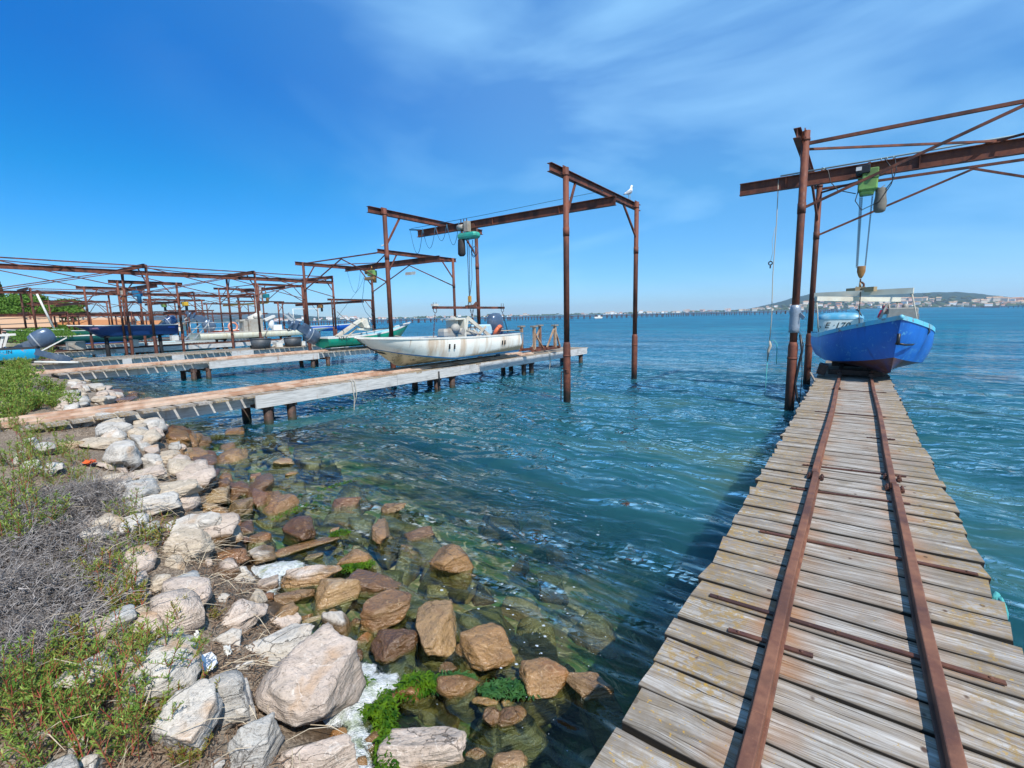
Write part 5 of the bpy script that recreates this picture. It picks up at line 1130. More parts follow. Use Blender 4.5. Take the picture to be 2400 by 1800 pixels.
# ---- cyan boat on land
h5=Hull(5.2,1.9,.68,rise=.2,rake=.5,p=2.4,stern=.93,chine=.9,cz=.2,full=.5)
CYH=mat_hull('cyan_hull',(.0,.36,.62),(.0,.30,.5),(.30,.42,.33),.20,scratch=(.34,.16,.10),sc_amt=.9)
CYB=make_boat('bright cyan boat with black rim standing on the shore at the left edge',(-32.0,5.25,.86),R(165),h5,CYH,simple('pale_green_bottom',(.25,.42,.33),.6,var=.5),GUNM,WHT,rimw=.10,rimh=.07)
text('F \u00b7 IN',.20,BTX,CYB,(-(h5.pt(.1,.2,1)[0]+.03),1.0,.45),(R(90),0,R(-90)))
outboard(CYB,(0,-.15,1.02),(R(64),0,0),MOTOR,1.35)
m=MB(); m.box((-.1,3.2,.95),(1.2,1.3,.5)); local(m.build('green_tarp',simple('teal_tarp',(.0,.22,.17),.7,var=.5)),CYB)
m=MB(); m.bar((-.5,1.2,.7),(-.5,1.0,1.35),.07,.09); m.bar((.5,1.2,.7),(.5,1.0,1.35),.07,.09); m.bar((-.6,3.,1.2),(-.6,.6,1.3),.06,.1); m.bar((-.5,2.0,.7),(-.45,1.9,1.4),.07,.09); local(m.build('wooden_frame',WHT),CYB)
Z=thing('old_outboard_leg',(-30.5,5.2,.95),'loose slate blue outboard lower leg lying on the ground right of the cyan boat','motor part')
m=MB(); m.bar((-30.6,4.9,1.35),(-30.4,5.7,1.0),.2,.26); m.bar((-30.4,5.6,1.05),(-30.4,6.0,.85),.24,.34); m.box((-30.5,5.9,.9),(.1,.5,.08)); m.build('leg',MOTOR,Z)
m=MB(); m.bar((-30.6,4.9,1.25),(-30.3,6.0,1.95),.05,.05); m.box((-30.4,5.85,1.05),(.12,.22,.10)); m.build('shaft',WHT,Z)
# ---- barge
h6=Hull(13.6,2.4,.58,rise=.12,rake=1.8,p=3.,stern=.98,chine=.97,cz=.1,keelrise=.7,full=.62)
BARM=mat_hull('pale_barge_hull',(.62,.62,.50),(.52,.44,.26),(.52,.48,.28),.16,scratch=(.45,.44,.36))
BG=make_boat('long pale grey work barge with an orange life ring and cabin box',(-46.4,17.4,1.02),0,h6,BARM,BARM,CASTG,WHT,name='work_barge',rimw=.12,rimh=.05,fin=.9)
BM=simple('brushed_metal',(.52,.53,.52),.4,.5,var=.3)
def rail_run(m,pts,hh=.95,r=.022):
    for a,b in zip(pts[:-1],pts[1:]):
        for q in (hh,hh*.5): m.tube([(a[0],a[1],a[2]+q),(b[0],b[1],b[2]+q)],r,5)
    for a in pts: m.tube([a,(a[0],a[1],a[2]+hh)],r,5)
m=MB(); rail_run(m,[(1.1,-.6,.55),(1.1,.8,.55),(1.1,2.,.55),(1.1,3.3,.55)]); m.bar((1.0,-1.2,.05),(1.,.2,1.4),.06,.08); m.bar((1.0,-.5,.05),(1.,.8,1.35),.06,.08); m.box((0,-.6,.0),(2.1,1.0,.06)); local(m.build('handrail',BM),BG)
outboard(BG,(.1,1.2,1.3),(R(-125),0,0),MOTOR,1.5)
m=MB(); m.torus((1.16,2.75,1.08),.36,.09,(1,0,0),24,9); local(m.build('life_ring',simple('faded_orange_ring',(.72,.22,.12),.6,var=.5,scale=3,dirt=(.6,.5,.42))),BG)
m=MB(); rbox(m,(.2,5.0,1.15),(1.2,1.3,1.2),.06); m.box((.2,4.1,1.1),(1.0,.35,1.0)); rbox(m,(.2,3.9,1.6),(.9,.5,.2),.2); local(m.build('cabin_box',CASTG),BG)
m=MB(); m.bar((.2,4.6,1.75),(.2,5.9,2.35),.05,.4); m.tube([(.2,5.4,1.7),(.2,5.5,3.9)],.04,6); m.sph((.3,5.4,2.0),(.3,.4,.28),8,6); m.bar((.3,6.,1.6),(.3,7.,2.),.5,.2); local(m.build('folding_boom',WHT),BG)
m=MB()
for k in range(4): m.bar((.5,7.9+.12*k,2.2-.05*k),(.9,9.0+.12*k,.9-.05*k),.05,.10)
m.bar((.3,8.5,2.3),(.8,9.8,.5),.5,.12); m.bar((.9,9.6,.9),(.9,9.9,.0),.3,.4); local(m.build('steel_grating',BM),BG)
m=MB(); m.sph((.2,6.7,1.3),(.3,.3,.5),8,6); m.box((.2,7.2,.9),(.6,.8,.5)); local(m.build('white_sacks',simple('white_sack',(.72,.74,.76),.8,var=.3)),BG)
m=MB(); m.tube([(1.25,5.9,.95),(1.35,5.2,-.2)],.035,6); m.box((1.35,5.2,-.3),(.05,.25,.4)); local(m.build('oar',GREYW),BG)
m=MB(); m.tube([(-.05,9.2,2.7),(-.05,9.2,1.)],.04,6); m.bar((-.05,9.2,2.7),(-.05,12.0,2.7),.05,.07); m.tube([(-.05,12,2.7),(-.05,12,1.)],.03,6); local(m.build('hoop_frame',WHT),BG)
for k,(yy,) in enumerate(((19.5,),(22.5,),(25.5,),(28.,))):
    m=MB(); 
    for q in (-47.2,-45.6): m.tube([(q,yy,-1.3),(q,yy,1.1)],.12,8)
    m.bar((-47.4,yy,1.0),(-45.4,yy,1.0),.2,.12); tag(m.build('support_trestle',PILE,loc=(-46.4,yy,0)),'dark trestle standing in water under the barge','trestle','trestles under the barge')
# ---- background boats
def simpleboat(label,pos,rz,L,B,D,ms,mr,mi,rise=.2,**k): return make_boat(label,pos,rz,Hull(L,B,D,rise=rise,rake=.6,**k),ms,ms,mr,mi)
simpleboat('blue and white boat lying beyond the barge',(-56.,33.,1.1),0,8.5,2.2,.7,simple('royal_blue',(.01,.13,.55),.5,var=.3),WHT,LTBL,.25)
simpleboat('orange red boat moored behind the navy boat stern',(-60.,24.5,.85),R(12),6.8,2.2,.75,simple('orange_red_hull',(.48,.07,.02),.5,var=.4),WHT,WHT,.3)
simpleboat('dark teal boat with white rim far behind on the left',(-58.,10.5,.9),R(-5),8.,2.2,.7,simple('dark_teal_hull',(.0,.10,.10),.5,var=.4),WHT,WHT,.2)
gb2=simpleboat('green hulled boat with faint white letters near the left shore',(-66.,15.2,1.1),R(175),6.5,2.2,.9,simple('bottle_green_hull',(.01,.14,.09),.5,var=.4),WHT,WHT,.3)
ws=simpleboat('white boat with black lettering tied low between the jetties',(-50.,13.9,-.05),R(0),7.8,1.9,.95,simple('white_boat_paint',(.62,.66,.64),.5,var=.3),WHT,LTBL,.15)
text('FERESSINE',.48,BTX,ws,(.99,4.6,.45),(R(90),0,R(90)))
simpleboat('bright blue small boat low in the water on the left',(-62.,12.4,.25),R(0),5.,1.8,.6,simple('sky_blue_hull',(.02,.14,.45),.5),WHT,BRBL,.15)
simpleboat('pinkish grey skiff floating under the barge jetty',(-40.,19.5,-.12),R(3),5.5,1.7,.5,simple('pinkish_hull',(.30,.20,.22),.6,var=.4),GREYW,GREYW,.1)
# ---- tubs, boxes and things on jetties
DG=simple('dark_grey_tub',(.055,.065,.075),.55,var=.6,scale=5,dirt=(.2,.2,.2),dirtamt=.3)
def tub(x,y,z,r,h,label):
    t=thing('round_tub',(x,y,z),label,'tub','dark tubs on the jetty')
    m=MB(); m.loft([[(x+r*k*math.cos(a),y+r*k*math.sin(a),zz) for a in np.linspace(0,6.2832,23)[:-1]] for zz,k in ((z+.01,.84),(z+h,1.),(z+h,.93),(z+.06,.78))],closed=True,capa=True,capb=True); m.build('body',DG,t)
    m=MB(); m.torus((x,y,z+h),r,.025,(0,0,1),24,6); m.build('rim',DG,t)
tub(-31.0,15.4,.79,.62,.62,'left of the two round dark tubs, with a white scratch mark'); tub(-31.0,17.55,.79,.58,.60,'right of the two round dark tubs, beside small white boxes')
def pbox(x,y,z,d,mat,label,nm='plastic_crate'):
    m=MB(); rbox(m,(x,y,z+d[2]/2),d,.08); m.box((x,y,z+d[2]+.01),(d[0]*1.04,d[1]*1.04,.03)); tag(m.build(nm,mat,loc=(x,y,z)),label,'crate')
pbox(-31.0,16.5,.79,(.5,.42,.32),WHT,'small white box between the two dark tubs'); pbox(-31.0,18.25,.79,(.4,.34,.28),WHT,'smaller white box right of the right tub')
pbox(-43.5,12.3,.85,(.6,.4,.5),WHT,'white canister on the jetty behind the navy boat','canister'); pbox(-43.4,9.0,.85,(.7,.9,.55),CASTG,'grey crate under the bow of the navy boat'); pbox(-55.4,19.,.8,(.6,.6,.5),WHT,'white box beyond the right post of the blue hoist gantry')
m=MB(); m.bar((-31.,15.9,.85),(-31.,16.9,1.05),.03,.05); m.bar((-31.1,16.3,.95),(-31.1,17.0,1.35),.03,.03); tag(m.build('loose_pole',WHT,loc=(-31,16,.8)),'white poles lying between the two dark tubs','pole')
m=MB(); m.tube([(-29.8,4.7,.92),(-28.9,6.0,.82)],.05,8); tag(m.build('white_pipe',WHT,loc=(-29.5,5,.9)),'white pipe lying at the shore end of the second jetty','pipe')
# cradle on the end of the first jetty
CR=thing('boat_cradle',(-12.1,19.3,.8),'rusty steel boat cradle with padded uprights at the end of the white boat jetty','cradle')
m=MB()
for x in (-12.55,-11.83): m.bar((x,18.0,.93),(x,20.5,.93),.09,.12)
for y in (18.2,19.2,20.3): m.bar((-12.7,y,.96),(-11.7,y,.96),.12,.10)
m.build('base_frame',RUST,CR)
CRM=mat_rust('flaking_painted_steel',(.34,.17,.08),(.46,.38,.28),(.18,.07,.035),wet=False)
for (x,y,dx) in ((-11.8,18.15,0),(-11.8,20.0,0),(-12.6,19.9,0),(-12.6,18.3,0)):
    m=MB(); m.bar((x,y,.95),(x,y,1.98),.11,.11); m.build('upright',CRM,CR)
    m=MB(); m.box((x,y,2.02),(.20,.36,.07)); m.build('pad',GREYW,CR)
for a,b in (((-11.8,18.2,1.7),(-11.8,18.9,1.0)),((-11.8,20.,1.85),(-11.8,20.45,1.)),((-11.8,19.9,1.85),(-11.8,19.25,1.)),((-12.6,19.85,1.8),(-12.6,19.2,1.))):
    m=MB(); m.bar(a,b,.07,.06); m.build('strut',CRM,CR)
for s_,lab in ((8.05,'pair of cream ropes hanging over the jetty side near the white bow'),(18.7,'cream rope hanging over the jetty side under the cradle')):
    m=MB(); m.tube([(-11.42,s_,.85),(-11.34,s_,.78),(-11.33,s_+.03,.3),(-11.36,s_+.02,.0),(-11.36,s_,-.2)],.013,5); m.tube([(-11.42,s_+.07,.85),(-11.34,s_+.08,.78),(-11.33,s_+.12,.42),(-11.34,s_+.05,.15)],.013,5); tag(m.build('rope',ROPEW,loc=(-11.4,s_,.5)),lab,'rope')
for s_ in (11.5,): 
    m=MB(); m.tube([(-11.36,s_,.7),(-11.34,s_,.2)],.03,6); tag(m.build('rope_fender',BLK,loc=(-11.4,s_,.5)),'short dark rope against the jetty side below the white hull','rope')
# white conduit pipe and junction box on long gantry
m=MB(); m.tube([(-63.9,11.0,5.6),(-63.9,11.9,1.9)],.09,8); tag(m.build('conduit',WHT,loc=(-63.9,11,3)),'white conduit pipe leaning down a rusty post at the left','pipe')
m=MB(); rbox(m,(-63.7,12.0,1.9),(.4,.9,.6),.1); tag(m.build('junction_box',simple('pale_green_box',(.42,.55,.42),.5),loc=(-63.7,12,1.9)),'pale green junction box at the foot of the white conduit','box')
# ---- gulls
GW=simple('white_feathers',(.80,.80,.79),.8,var=.08); GGY=simple('grey_feathers',(.30,.33,.36),.8,var=.2); GY=simple('yellow_beak',(.50,.34,.08),.5)
def gull(loc,rz,label,s=1.):
    t=thing('gull',loc,label,'gull','gulls',rz)   # faces local +x
    path=[(-.20,0,.17,.010,.02),(-.13,0,.18,.035,.03),(-.05,0,.205,.060,.055),(.03,0,.245,.066,.068),(.075,0,.30,.05,.052),(.085,0,.35,.032,.034),(.09,0,.39,.031,.033),(.115,0,.415,.030,.030),(.145,0,.412,.018,.016)]
    rings=[]
    for i,(x,y,z,w,h) in enumerate(path):
        a=path[max(i-1,0)];b=path[min(i+1,len(path)-1)]; d=Vector((b[0]-a[0],0,b[2]-a[2])).normalized(); n=Vector((-d.z,0,d.x))
        rings.append([tuple((Vector((x,y,z))+Vector((0,1,0))*w*math.cos(q)+n*h*math.sin(q))*s) for q in np.linspace(0,6.2832,13)[:-1]])
    m=MB(); m.loft(rings,closed=True,capa=True,capb=True); local(m.build('body',GW),t)
    for sd in (1,-1):
        m=MB(); m.loft([[tuple(Vector((x,sd*(w+.012),z+dz))*s) for dz in (-.03*k,.0,.028*k)]+[tuple(Vector((x,sd*(w-.02),z+dz))*s) for dz in (.04*k,-.03*k)] for x,w,z,k in ((.05,.055,.265,.6),(0,.064,.24,1.3),(-.08,.050,.205,1.2),(-.18,.02,.16,.7),(-.26,.006,.135,.15))],closed=True,capa=True,capb=True); local(m.build('wing',GGY),t)
        m=MB(); m.tube([tuple(Vector((.0,sd*.025,.18))*s),tuple(Vector((.01,sd*.025,.01))*s)],.006*s,5); m.box((.03*s,sd*.025*s,.006*s),(.06*s,.04*s,.008*s)); local(m.build('leg',GY),t)
    m=MB(); m.tube([(.14*s,0,.412*s),(.175*s,0,.408*s),(.195*s,0,.395*s)],[.012*s,.009*s,.003*s],6); local(m.build('beak',GY),t)
gull((-6.78-.16,17.12,6.562),R(75),'white gull standing on the right end of the tall cross beam',1.25)
gull((-20.85-.16,17.65,6.222),R(80),'white gull perched on the lower gantry beam behind a tall post',1.25)
# ================================================================== plants
LEAFG=mat_leaf('saltwort_leaf',(.09,.20,.03),(.33,.42,.08),.45,.35); STEMR=mat_leaf('red_stem',(.36,.05,.05),(.24,.10,.05),.6,.05); TWIG=mat_leaf('grey_twig',(.11,.095,.085),(.36,.33,.31),.85,0.); LEAFY=mat_leaf('yellow_green_leaf',(.16,.20,.03),(.30,.28,.06),.5,.35); DSEED=mat_leaf('dark_seed_heads',(.06,.045,.04),(.16,.13,.115),.9,0.)
def plant_mesh(seed,nst=34,R0=.30,Ht=.42,leafn=26,ll=.030,lw=.0042,upright=.8):
    rg=np.random.default_rng(seed); SV=[];SF=[];LV=[];LF=[]
    def seg(pts,w):
        b=len(SV)
        for i,p in enumerate(pts):
            ww=w*(1-.6*i/(len(pts)-1)); SV.extend([p+np.array([ww,0,0]),p+np.array([-ww*.5,ww*.87,0]),p+np.array([-ww*.5,-ww*.87,0])])
        for i in range(len(pts)-1):
            for k in range(3): SF.append((b+i*3+k,b+i*3+(k+1)%3,b+i*3+3+(k+1)%3,b+i*3+3+k))
    def leaves(p0,p1,n,l):
        d=p1-p0
        for i in range(n):
            q=p0+d*(i+rg.random())/n; a=rg.uniform(0,6.283); dn=d/np.linalg.norm(d)
            o=np.array([math.cos(a),math.sin(a),rg.uniform(.1,1.1)]); o=o/np.linalg.norm(o)+dn*.45; o/=np.linalg.norm(o); s=np.cross(o,rg.normal(size=3)); s/=np.linalg.norm(s)+1e-6
            L_=l*rg.uniform(.6,1.35); w=lw*rg.uniform(.7,1.3); b=len(LV); LV.extend([q-s*w*.5,q+s*w*.5,q+o*L_*.55+s*w*.55+[0,0,.001],q+o*L_,q+o*L_*.55-s*w*.55])
            LF.extend([(b,b+1,b+2,b+4),(b+4,b+2,b+3,b+3)])
    for i in range(nst):
        a=rg.uniform(0,6.283); q=math.sqrt(rg.random())*R0*.5; base=np.array([q*math.cos(a),q*math.sin(a),-.03]); lean=rg.uniform(0.1,1.)*(1.2-upright)+q*1.2
        h=Ht*rg.uniform(.45,1.); pts=[base]; dr=np.array([math.cos(a)*lean,math.sin(a)*lean,1.]); dr/=np.linalg.norm(dr)
        for k in range(5): dr=dr+rg.normal(0,.10,3)+np.array([0,0,.06]); dr/=np.linalg.norm(dr); pts.append(pts[-1]+dr*h/5)
        seg(pts,.0038)
        for k in range(1,5):
            leaves(pts[k],pts[k+1],int(leafn*.22*(.5+.3*k)),ll*(1.1-.08*k))
            for _ in range(1+int(rg.random()<.5)):
                aa=rg.uniform(0,6.283); bd=np.array([math.cos(aa)*.8,math.sin(aa)*.8,.75]); bl=h*rg.uniform(.12,.3); e=pts[k]+bd*bl; seg([pts[k],pts[k]+bd*bl*.5+[0,0,.005],e],.0018); leaves(pts[k]+bd*bl*.2,e,int(leafn*.4),ll*.85)
        leaves(pts[-1]-dr*.03,pts[-1]+dr*.004,9,ll*.6)
    LFq=[f for f in LF if len(set(f))==4]; LFt=[f[:3] for f in LF if len(set(f))==3]
    LFq=np.array(LFq)
    # triangles merged as degenerate-free quads by adding a midpoint is unnecessary: keep them as a second list
    allf=[tuple(f) for f in LFq.tolist()]+[tuple(f) for f in LFt]
    me=bpy.data.meshes.new('leaves'); me.from_pydata([tuple(map(float,v)) for v in LV],[],allf); me.update()
    ms=bpy.data.meshes.new('stems'); ms.from_pydata([tuple(map(float,v)) for v in SV],[],SF); ms.update(); return me,ms
PL=[]
for k,(ns,r0,ht,ln,ll,lw) in enumerate(((15,.36,.50,30,.032,.0040),(11,.30,.46,30,.030,.0040),(17,.44,.42,28,.034,.0042),(12,.16,.26,24,.028,.0040))):
    a,b=plant_mesh(40+k,ns,r0,ht,ln,ll,lw); a.materials.append(LEAFG if k!=3 else LEAFY); b.materials.append(STEMR); PL.append((a,b))
FARL=[]
for k in range(2):   # coarser leaves for plants farther away
    a,b=plant_mesh(60+k,40,.5,.55,16,.06,.014); a.materials.append(LEAFG); b.materials.append(STEMR); FARL.append((a,b))
def put_plant(x,y,kind,sc,rz,label,group,far=False):
    a,b=(FARL if far else PL)[kind]; z=ground(x,y); t=thing('shrub' if far else 'saltwort_plant',(x,y,z-.01),label,'plant',group,rz); t.scale=(sc,sc,sc*random.Random(int(x*100)).uniform(.85,1.15))
    for nm,me in (('foliage',a),('stems',b)):
        o=bpy.data.objects.new(nm,me); COL.objects.link(o); o.parent=t
    return t
def gpx(px,py,up=0.):
    d=ray(px,py); t=(.7-H)/d[2]
    for _ in range(30):
        P=CAMP+d*t; t=.5*t+.5*((ground(P[0],P[1])+up-H)/d[2])
    return CAMP+d*t
near_pl=[(60,1760,2,.9),(150,1775,1,1.),(245,1765,1,1.),(330,1760,1,.8),(120,1660,0,1.05),(210,1660,1,.95),(300,1640,0,1.05),(385,1610,1,1.),(60,1640,1,.9),(340,1560,3,1.3),(270,1560,1,.8),(180,1560,3,1.2),(410,1690,3,1.2),(20,1720,1,.9),(275,1395,1,.95),(225,1370,3,1.3),(320,1330,1,.9),(345,1280,3,1.3),(425,1470,3,.9),(300,1230,1,.8),(190,1330,3,1.2),(505,1445,3,.45),(440,1785,3,.6),(290,1440,3,1.3)]
nl=['at the bottom left corner','at the bottom edge beside the dry brush','with red stems at the bottom edge','leaning over the large smooth whitish boulder','rising tallest over the dry brush','thick and bright in the middle of the lower left clump','with a tall red central stem','with tips touching the large smooth whitish boulder','at the left edge below the dry brush','with yellow tips beside the low flat white rock','small, behind the tall red stem','half in the grey twigs','small, at the right foot of the lower left clump','at the lower left edge','growing over the low white rocks in the middle left','reddish, at the edge of the brush','at the foot of the split tan boulder','yellowish, by the brown weed','tiny yellow green, among brown weed by the striped rock','thin, in front of the very large whitish boulder','with orange leaves behind a long pale rock','very small, beside the small whitish rock','small yellow star shaped, at the bottom in brown weed','orange tinged, under the long low white rock']
for i,((px,py,k,s),lb) in enumerate(zip(near_pl,nl)):
    P=gpx(px,py); put_plant(P[0],P[1],k,s,i*1.3,'green needle leaved plant '+lb,'needle leaved plants among the rocks')
mid=[(20,1010,.8),(70,1035,.8),(120,1070,.75),(40,1090,.9),(90,1120,.8),(150,1130,.6),(30,1160,.9),(10,1220,1.),(60,1240,.9),(185,1085,.55),(25,1290,.9),(130,1010,.5),(115,1195,.6),(200,1150,.5),(270,1100,.35)]
for i,(px,py,s) in enumerate(mid):
    P=gpx(px,py); put_plant(P[0],P[1],i%3,s*1.3,i*2.1,'green red stemmed plant on the bank between the first jetty and the dry brush','plants on the left bank')
far_=[(20,985,1.),(60,965,1.),(105,950,1.),(150,955,.8),(30,940,1.1),(85,925,1.),(10,915,1.1),(55,905,1.1),(125,925,.8),(30,875,1.2),(60,885,1.1),(10,895,1.2),(20,855,1.2),(45,865,1.1),(160,935,.6)]
for i,(px,py,s) in enumerate(far_):
    P=gpx(px,py); put_plant(P[0],P[1],i%2,s*.95,i*1.7,'bushy green plant on the shore between the first and second jetties','bushes between the first two jetties',True)
P=gpx(98,842); put_plant(P[0],P[1],0,1.7,.3,'round yellow green bush beside the pale boulder right of the cyan boat','bushes by the cyan boat',True)
def dry_bush(px,py,rx,ry,hh,n,label,seed):
    c=gpx(px,py); k=np.linalg.norm(c-CAMP)/F; rg=np.random.default_rng(seed); V=[];Fc=[];DV=[];DF=[]
    for i in range(n):
        a=rg.uniform(0,6.283); q=math.sqrt(rg.random()); x=c[0]+q*math.cos(a)*rx*k; y=c[1]+q*math.sin(a)*ry*k; z=ground(x,y)+rg.uniform(0,hh)*(1-q*q*.7)
        d=rg.normal(size=3)*np.array([1,1,.45]); d/=np.linalg.norm(d); p=np.array([x,y,z]); l=rg.uniform(.05,.16); w=rg.choice([.0011,.0016,.0028],p=[.5,.4,.1])*(1+.12*np.linalg.norm(c-CAMP)); m_=4; pr=[]
        for j in range(m_+1): pr.append(p.copy()); d=d+rg.normal(0,.28,3)*np.array([1,1,.6]); d/=np.linalg.norm(d); p=p+d*l/m_
        s=np.cross(d,[0.1,.2,1]); s/=np.linalg.norm(s); s2=np.cross(d,s); b=len(V)
        for j,q_ in enumerate(pr): ww=w*(1-.5*j/m_); V.extend([q_+s*ww,q_-s*ww*.5+s2*ww*.87,q_-s*ww*.5-s2*ww*.87])
        for j in range(m_):
            for t_ in range(3): Fc.append((b+j*3+t_,b+j*3+(t_+1)%3,b+j*3+3+(t_+1)%3,b+j*3+3+t_))
        if rg.random()<.85:
            for _ in range(4):
                q_=pr[rg.integers(1,m_+1)]+rg.normal(0,.004,3); b=len(DV); r_=rg.uniform(.0025,.005)*(1+.1*np.linalg.norm(c-CAMP)); DV.extend([q_+np.array([r_,0,0]),q_+np.array([0,r_,.001]),q_+np.array([-r_,0,0]),q_+np.array([0,-r_,r_])]); DF.append((b,b+1,b+2,b+3))
    for i in range(90):
        a=rg.uniform(0,6.283); q=math.sqrt(rg.random())*.9; x=c[0]+q*math.cos(a)*rx*k; y=c[1]+q*math.sin(a)*ry*k; p=np.array([x,y,ground(x,y)+rg.uniform(0,hh*.5)]); d=rg.normal(size=3)*np.array([.8,.8,.3])+np.array([0,0,.75]); d/=np.linalg.norm(d); l=rg.uniform(.22,.5); w=rg.uniform(.0016,.0034); pr=[]
        for j in range(6): pr.append(p.copy()); d=d+rg.normal(0,.16,3)-np.array([0,0,.07]); d/=np.linalg.norm(d); p=p+d*l/5
        s=np.cross(d,[0.1,.2,1]); s/=np.linalg.norm(s); s2=np.cross(d,s); b=len(V)
        for j,q_ in enumerate(pr): ww=w*(1-.13*j); V.extend([q_+s*ww,q_-s*ww*.5+s2*ww*.87,q_-s*ww*.5-s2*ww*.87])
        for j in range(5):
            for t_ in range(3): Fc.append((b+j*3+t_,b+j*3+(t_+1)%3,b+j*3+3+(t_+1)%3,b+j*3+3+t_))
    t=thing('dry_bush',(float(c[0]),float(c[1]),float(c[2])),label,'bush','dry grey brush')
    o=npmesh('twigs',np.array(V)-c,Fc,TWIG,False,parent=t); o=npmesh('seed_heads',np.array(DV)-c,DF,DSEED,False,parent=t)
dry_bush(70,1440,120,120,.26,5200,'dense dark grey tangle of dry brush at the left edge',1)
dry_bush(140,1330,120,110,.24,4600,'grey dry brush in the middle of the left bank',2)
dry_bush(170,1200,110,90,.26,4200,'pale grey dry brush reaching towards the whitish rocks',3)
dry_bush(60,1560,90,80,.2,2600,'low dry brush behind the lower left green plants',4)
dry_bush(270,1170,60,60,.18,1500,'sparse dry twigs before the very large whitish boulder',5)
dry_bush(75,925,50,24,.3,1200,'greyish brush patch between bushes near the second jetty',6)
# litter objects
def scrap(px,py,r,mat,label,cat='litter'):
    P=gpx(px,py,.03); m=MB(); rr=random.Random(int(px)); n=9
    for lay in range(3): m.add([(P[0]+r*math.cos(6.28*k/n)*rr.uniform(.6,1.3),P[1]+r*.7*math.sin(6.28*k/n)*rr.uniform(.6,1.3),P[2]+rr.uniform(.0,.05)) for k in range(n)],[(0,k,k+1) for k in range(1,n-1)])
    tag(m.build('plastic_scrap',mat,loc=tuple(P)),label,cat)
scrap(483,1560,.09,simple('white_wrapper',(.75,.77,.80),.5,var=.15,dirt=(.25,.35,.6)),'crumpled white printed wrapper lying in the brown weed')
scrap(535,1532,.035,WHT,'small white scrap between the pale sloping slab and the wrapper'); scrap(209,1086,.10,simple('orange_scrap',(.80,.14,.03),.5),'small orange plastic scrap on the brown weed'); scrap(250,922,.2,simple('turq_scrap',(.0,.45,.5),.5),'turquoise scrap on the rocks beyond the first jetty'); scrap(462,1496,.02,WHT,'tiny white scrap on the brown weed by the striped rock')
# ================================================================== shore buildings, trees, hills
def bldg(c,w,d,h,rz,wall,roof,label,rh=1.5,wins=4,group=None,cat='building',flat=False):
    t=thing('building',(c[0],c[1],c[2]),label,cat,group,rz)
    m=MB(); m.box((0,0,h/2),(w,d,h)); local(m.build('wall',wall),t)
    m=MB()
    if flat: m.box((0,0,h+.15),(w+.4,d+.4,.3))
    else: m.add([(-w/2-.3,-d/2-.3,h),(w/2+.3,-d/2-.3,h),(w/2+.3,d/2+.3,h),(-w/2-.3,d/2+.3,h),(-w/2-.3,0,h+rh),(w/2+.3,0,h+rh)],[(0,1,5,4),(2,3,4,5),(0,4,3),(1,2,5),(3,2,1,0)])
    local(m.build('roof',roof),t)
    for k in range(wins):
        for s in (-1,1):
            m=MB(); m.box((-w/2+w*(k+.5)/wins,s*(d/2+.01),h*.55),(w/wins*.35,.06,h*.35)); local(m.build('window',DKW),t)
    return t
DKW=simple('dark_window',(.03,.035,.04),.3); TILE=simple('orange_tile',(.48,.20,.07),.8,var=.3,scale=3); TILEP=simple('pale_tile',(.55,.34,.20),.8,var=.3); PINK=simple('pink_wall',(.62,.34,.26),.8,var=.15); CRM=simple('cream_wall',(.66,.56,.42),.8,var=.15); ORG=simple('orange_tarp_wall',(.70,.22,.05),.8,var=.15); OCH=simple('ochre_roof',(.60,.38,.12),.8,var=.2)
def gp(px,dist,z=None):
    d=ray(px,760); d=np.array([d[0],d[1]]); d/=np.linalg.norm(d); return (d[0]*dist,d[1]*dist,(ground(d[0]*dist,d[1]*dist) if z is None else z))
bldg(gp(72,128),15,9,4.3,R(76),CRM,OCH,'long cream building with ochre roof behind the round pine at the far left',1.3,6)
bldg(gp(62,92),6,5,2.2,R(78),ORG,TILEP,'low orange walled shed behind the cyan boat',.9,4)
bldg(gp(12,80),7,5,1.6,R(84),PINK,TILEP,'pinkish shed at the very left edge',.9,3)
bldg(gp(180,110),13,7,2.1,R(70),PINK,TILE,'long pink building behind the bow of the navy boat',.9,6)
bldg(gp(215,135),14,8,2.6,R(66),PINK,TILEP,'pale pink house left of the blue hoist',1.,4)
bldg(gp(270,165),20,8,2.8,R(60),CRM,TILE,'low cream house with orange roof behind the navy boat',1.1,5)
bldg(gp(320,200),26,9,2.8,R(58),CRM,TILEP,'long tan building near the end of the shore behind the navy motor',1.1,6)
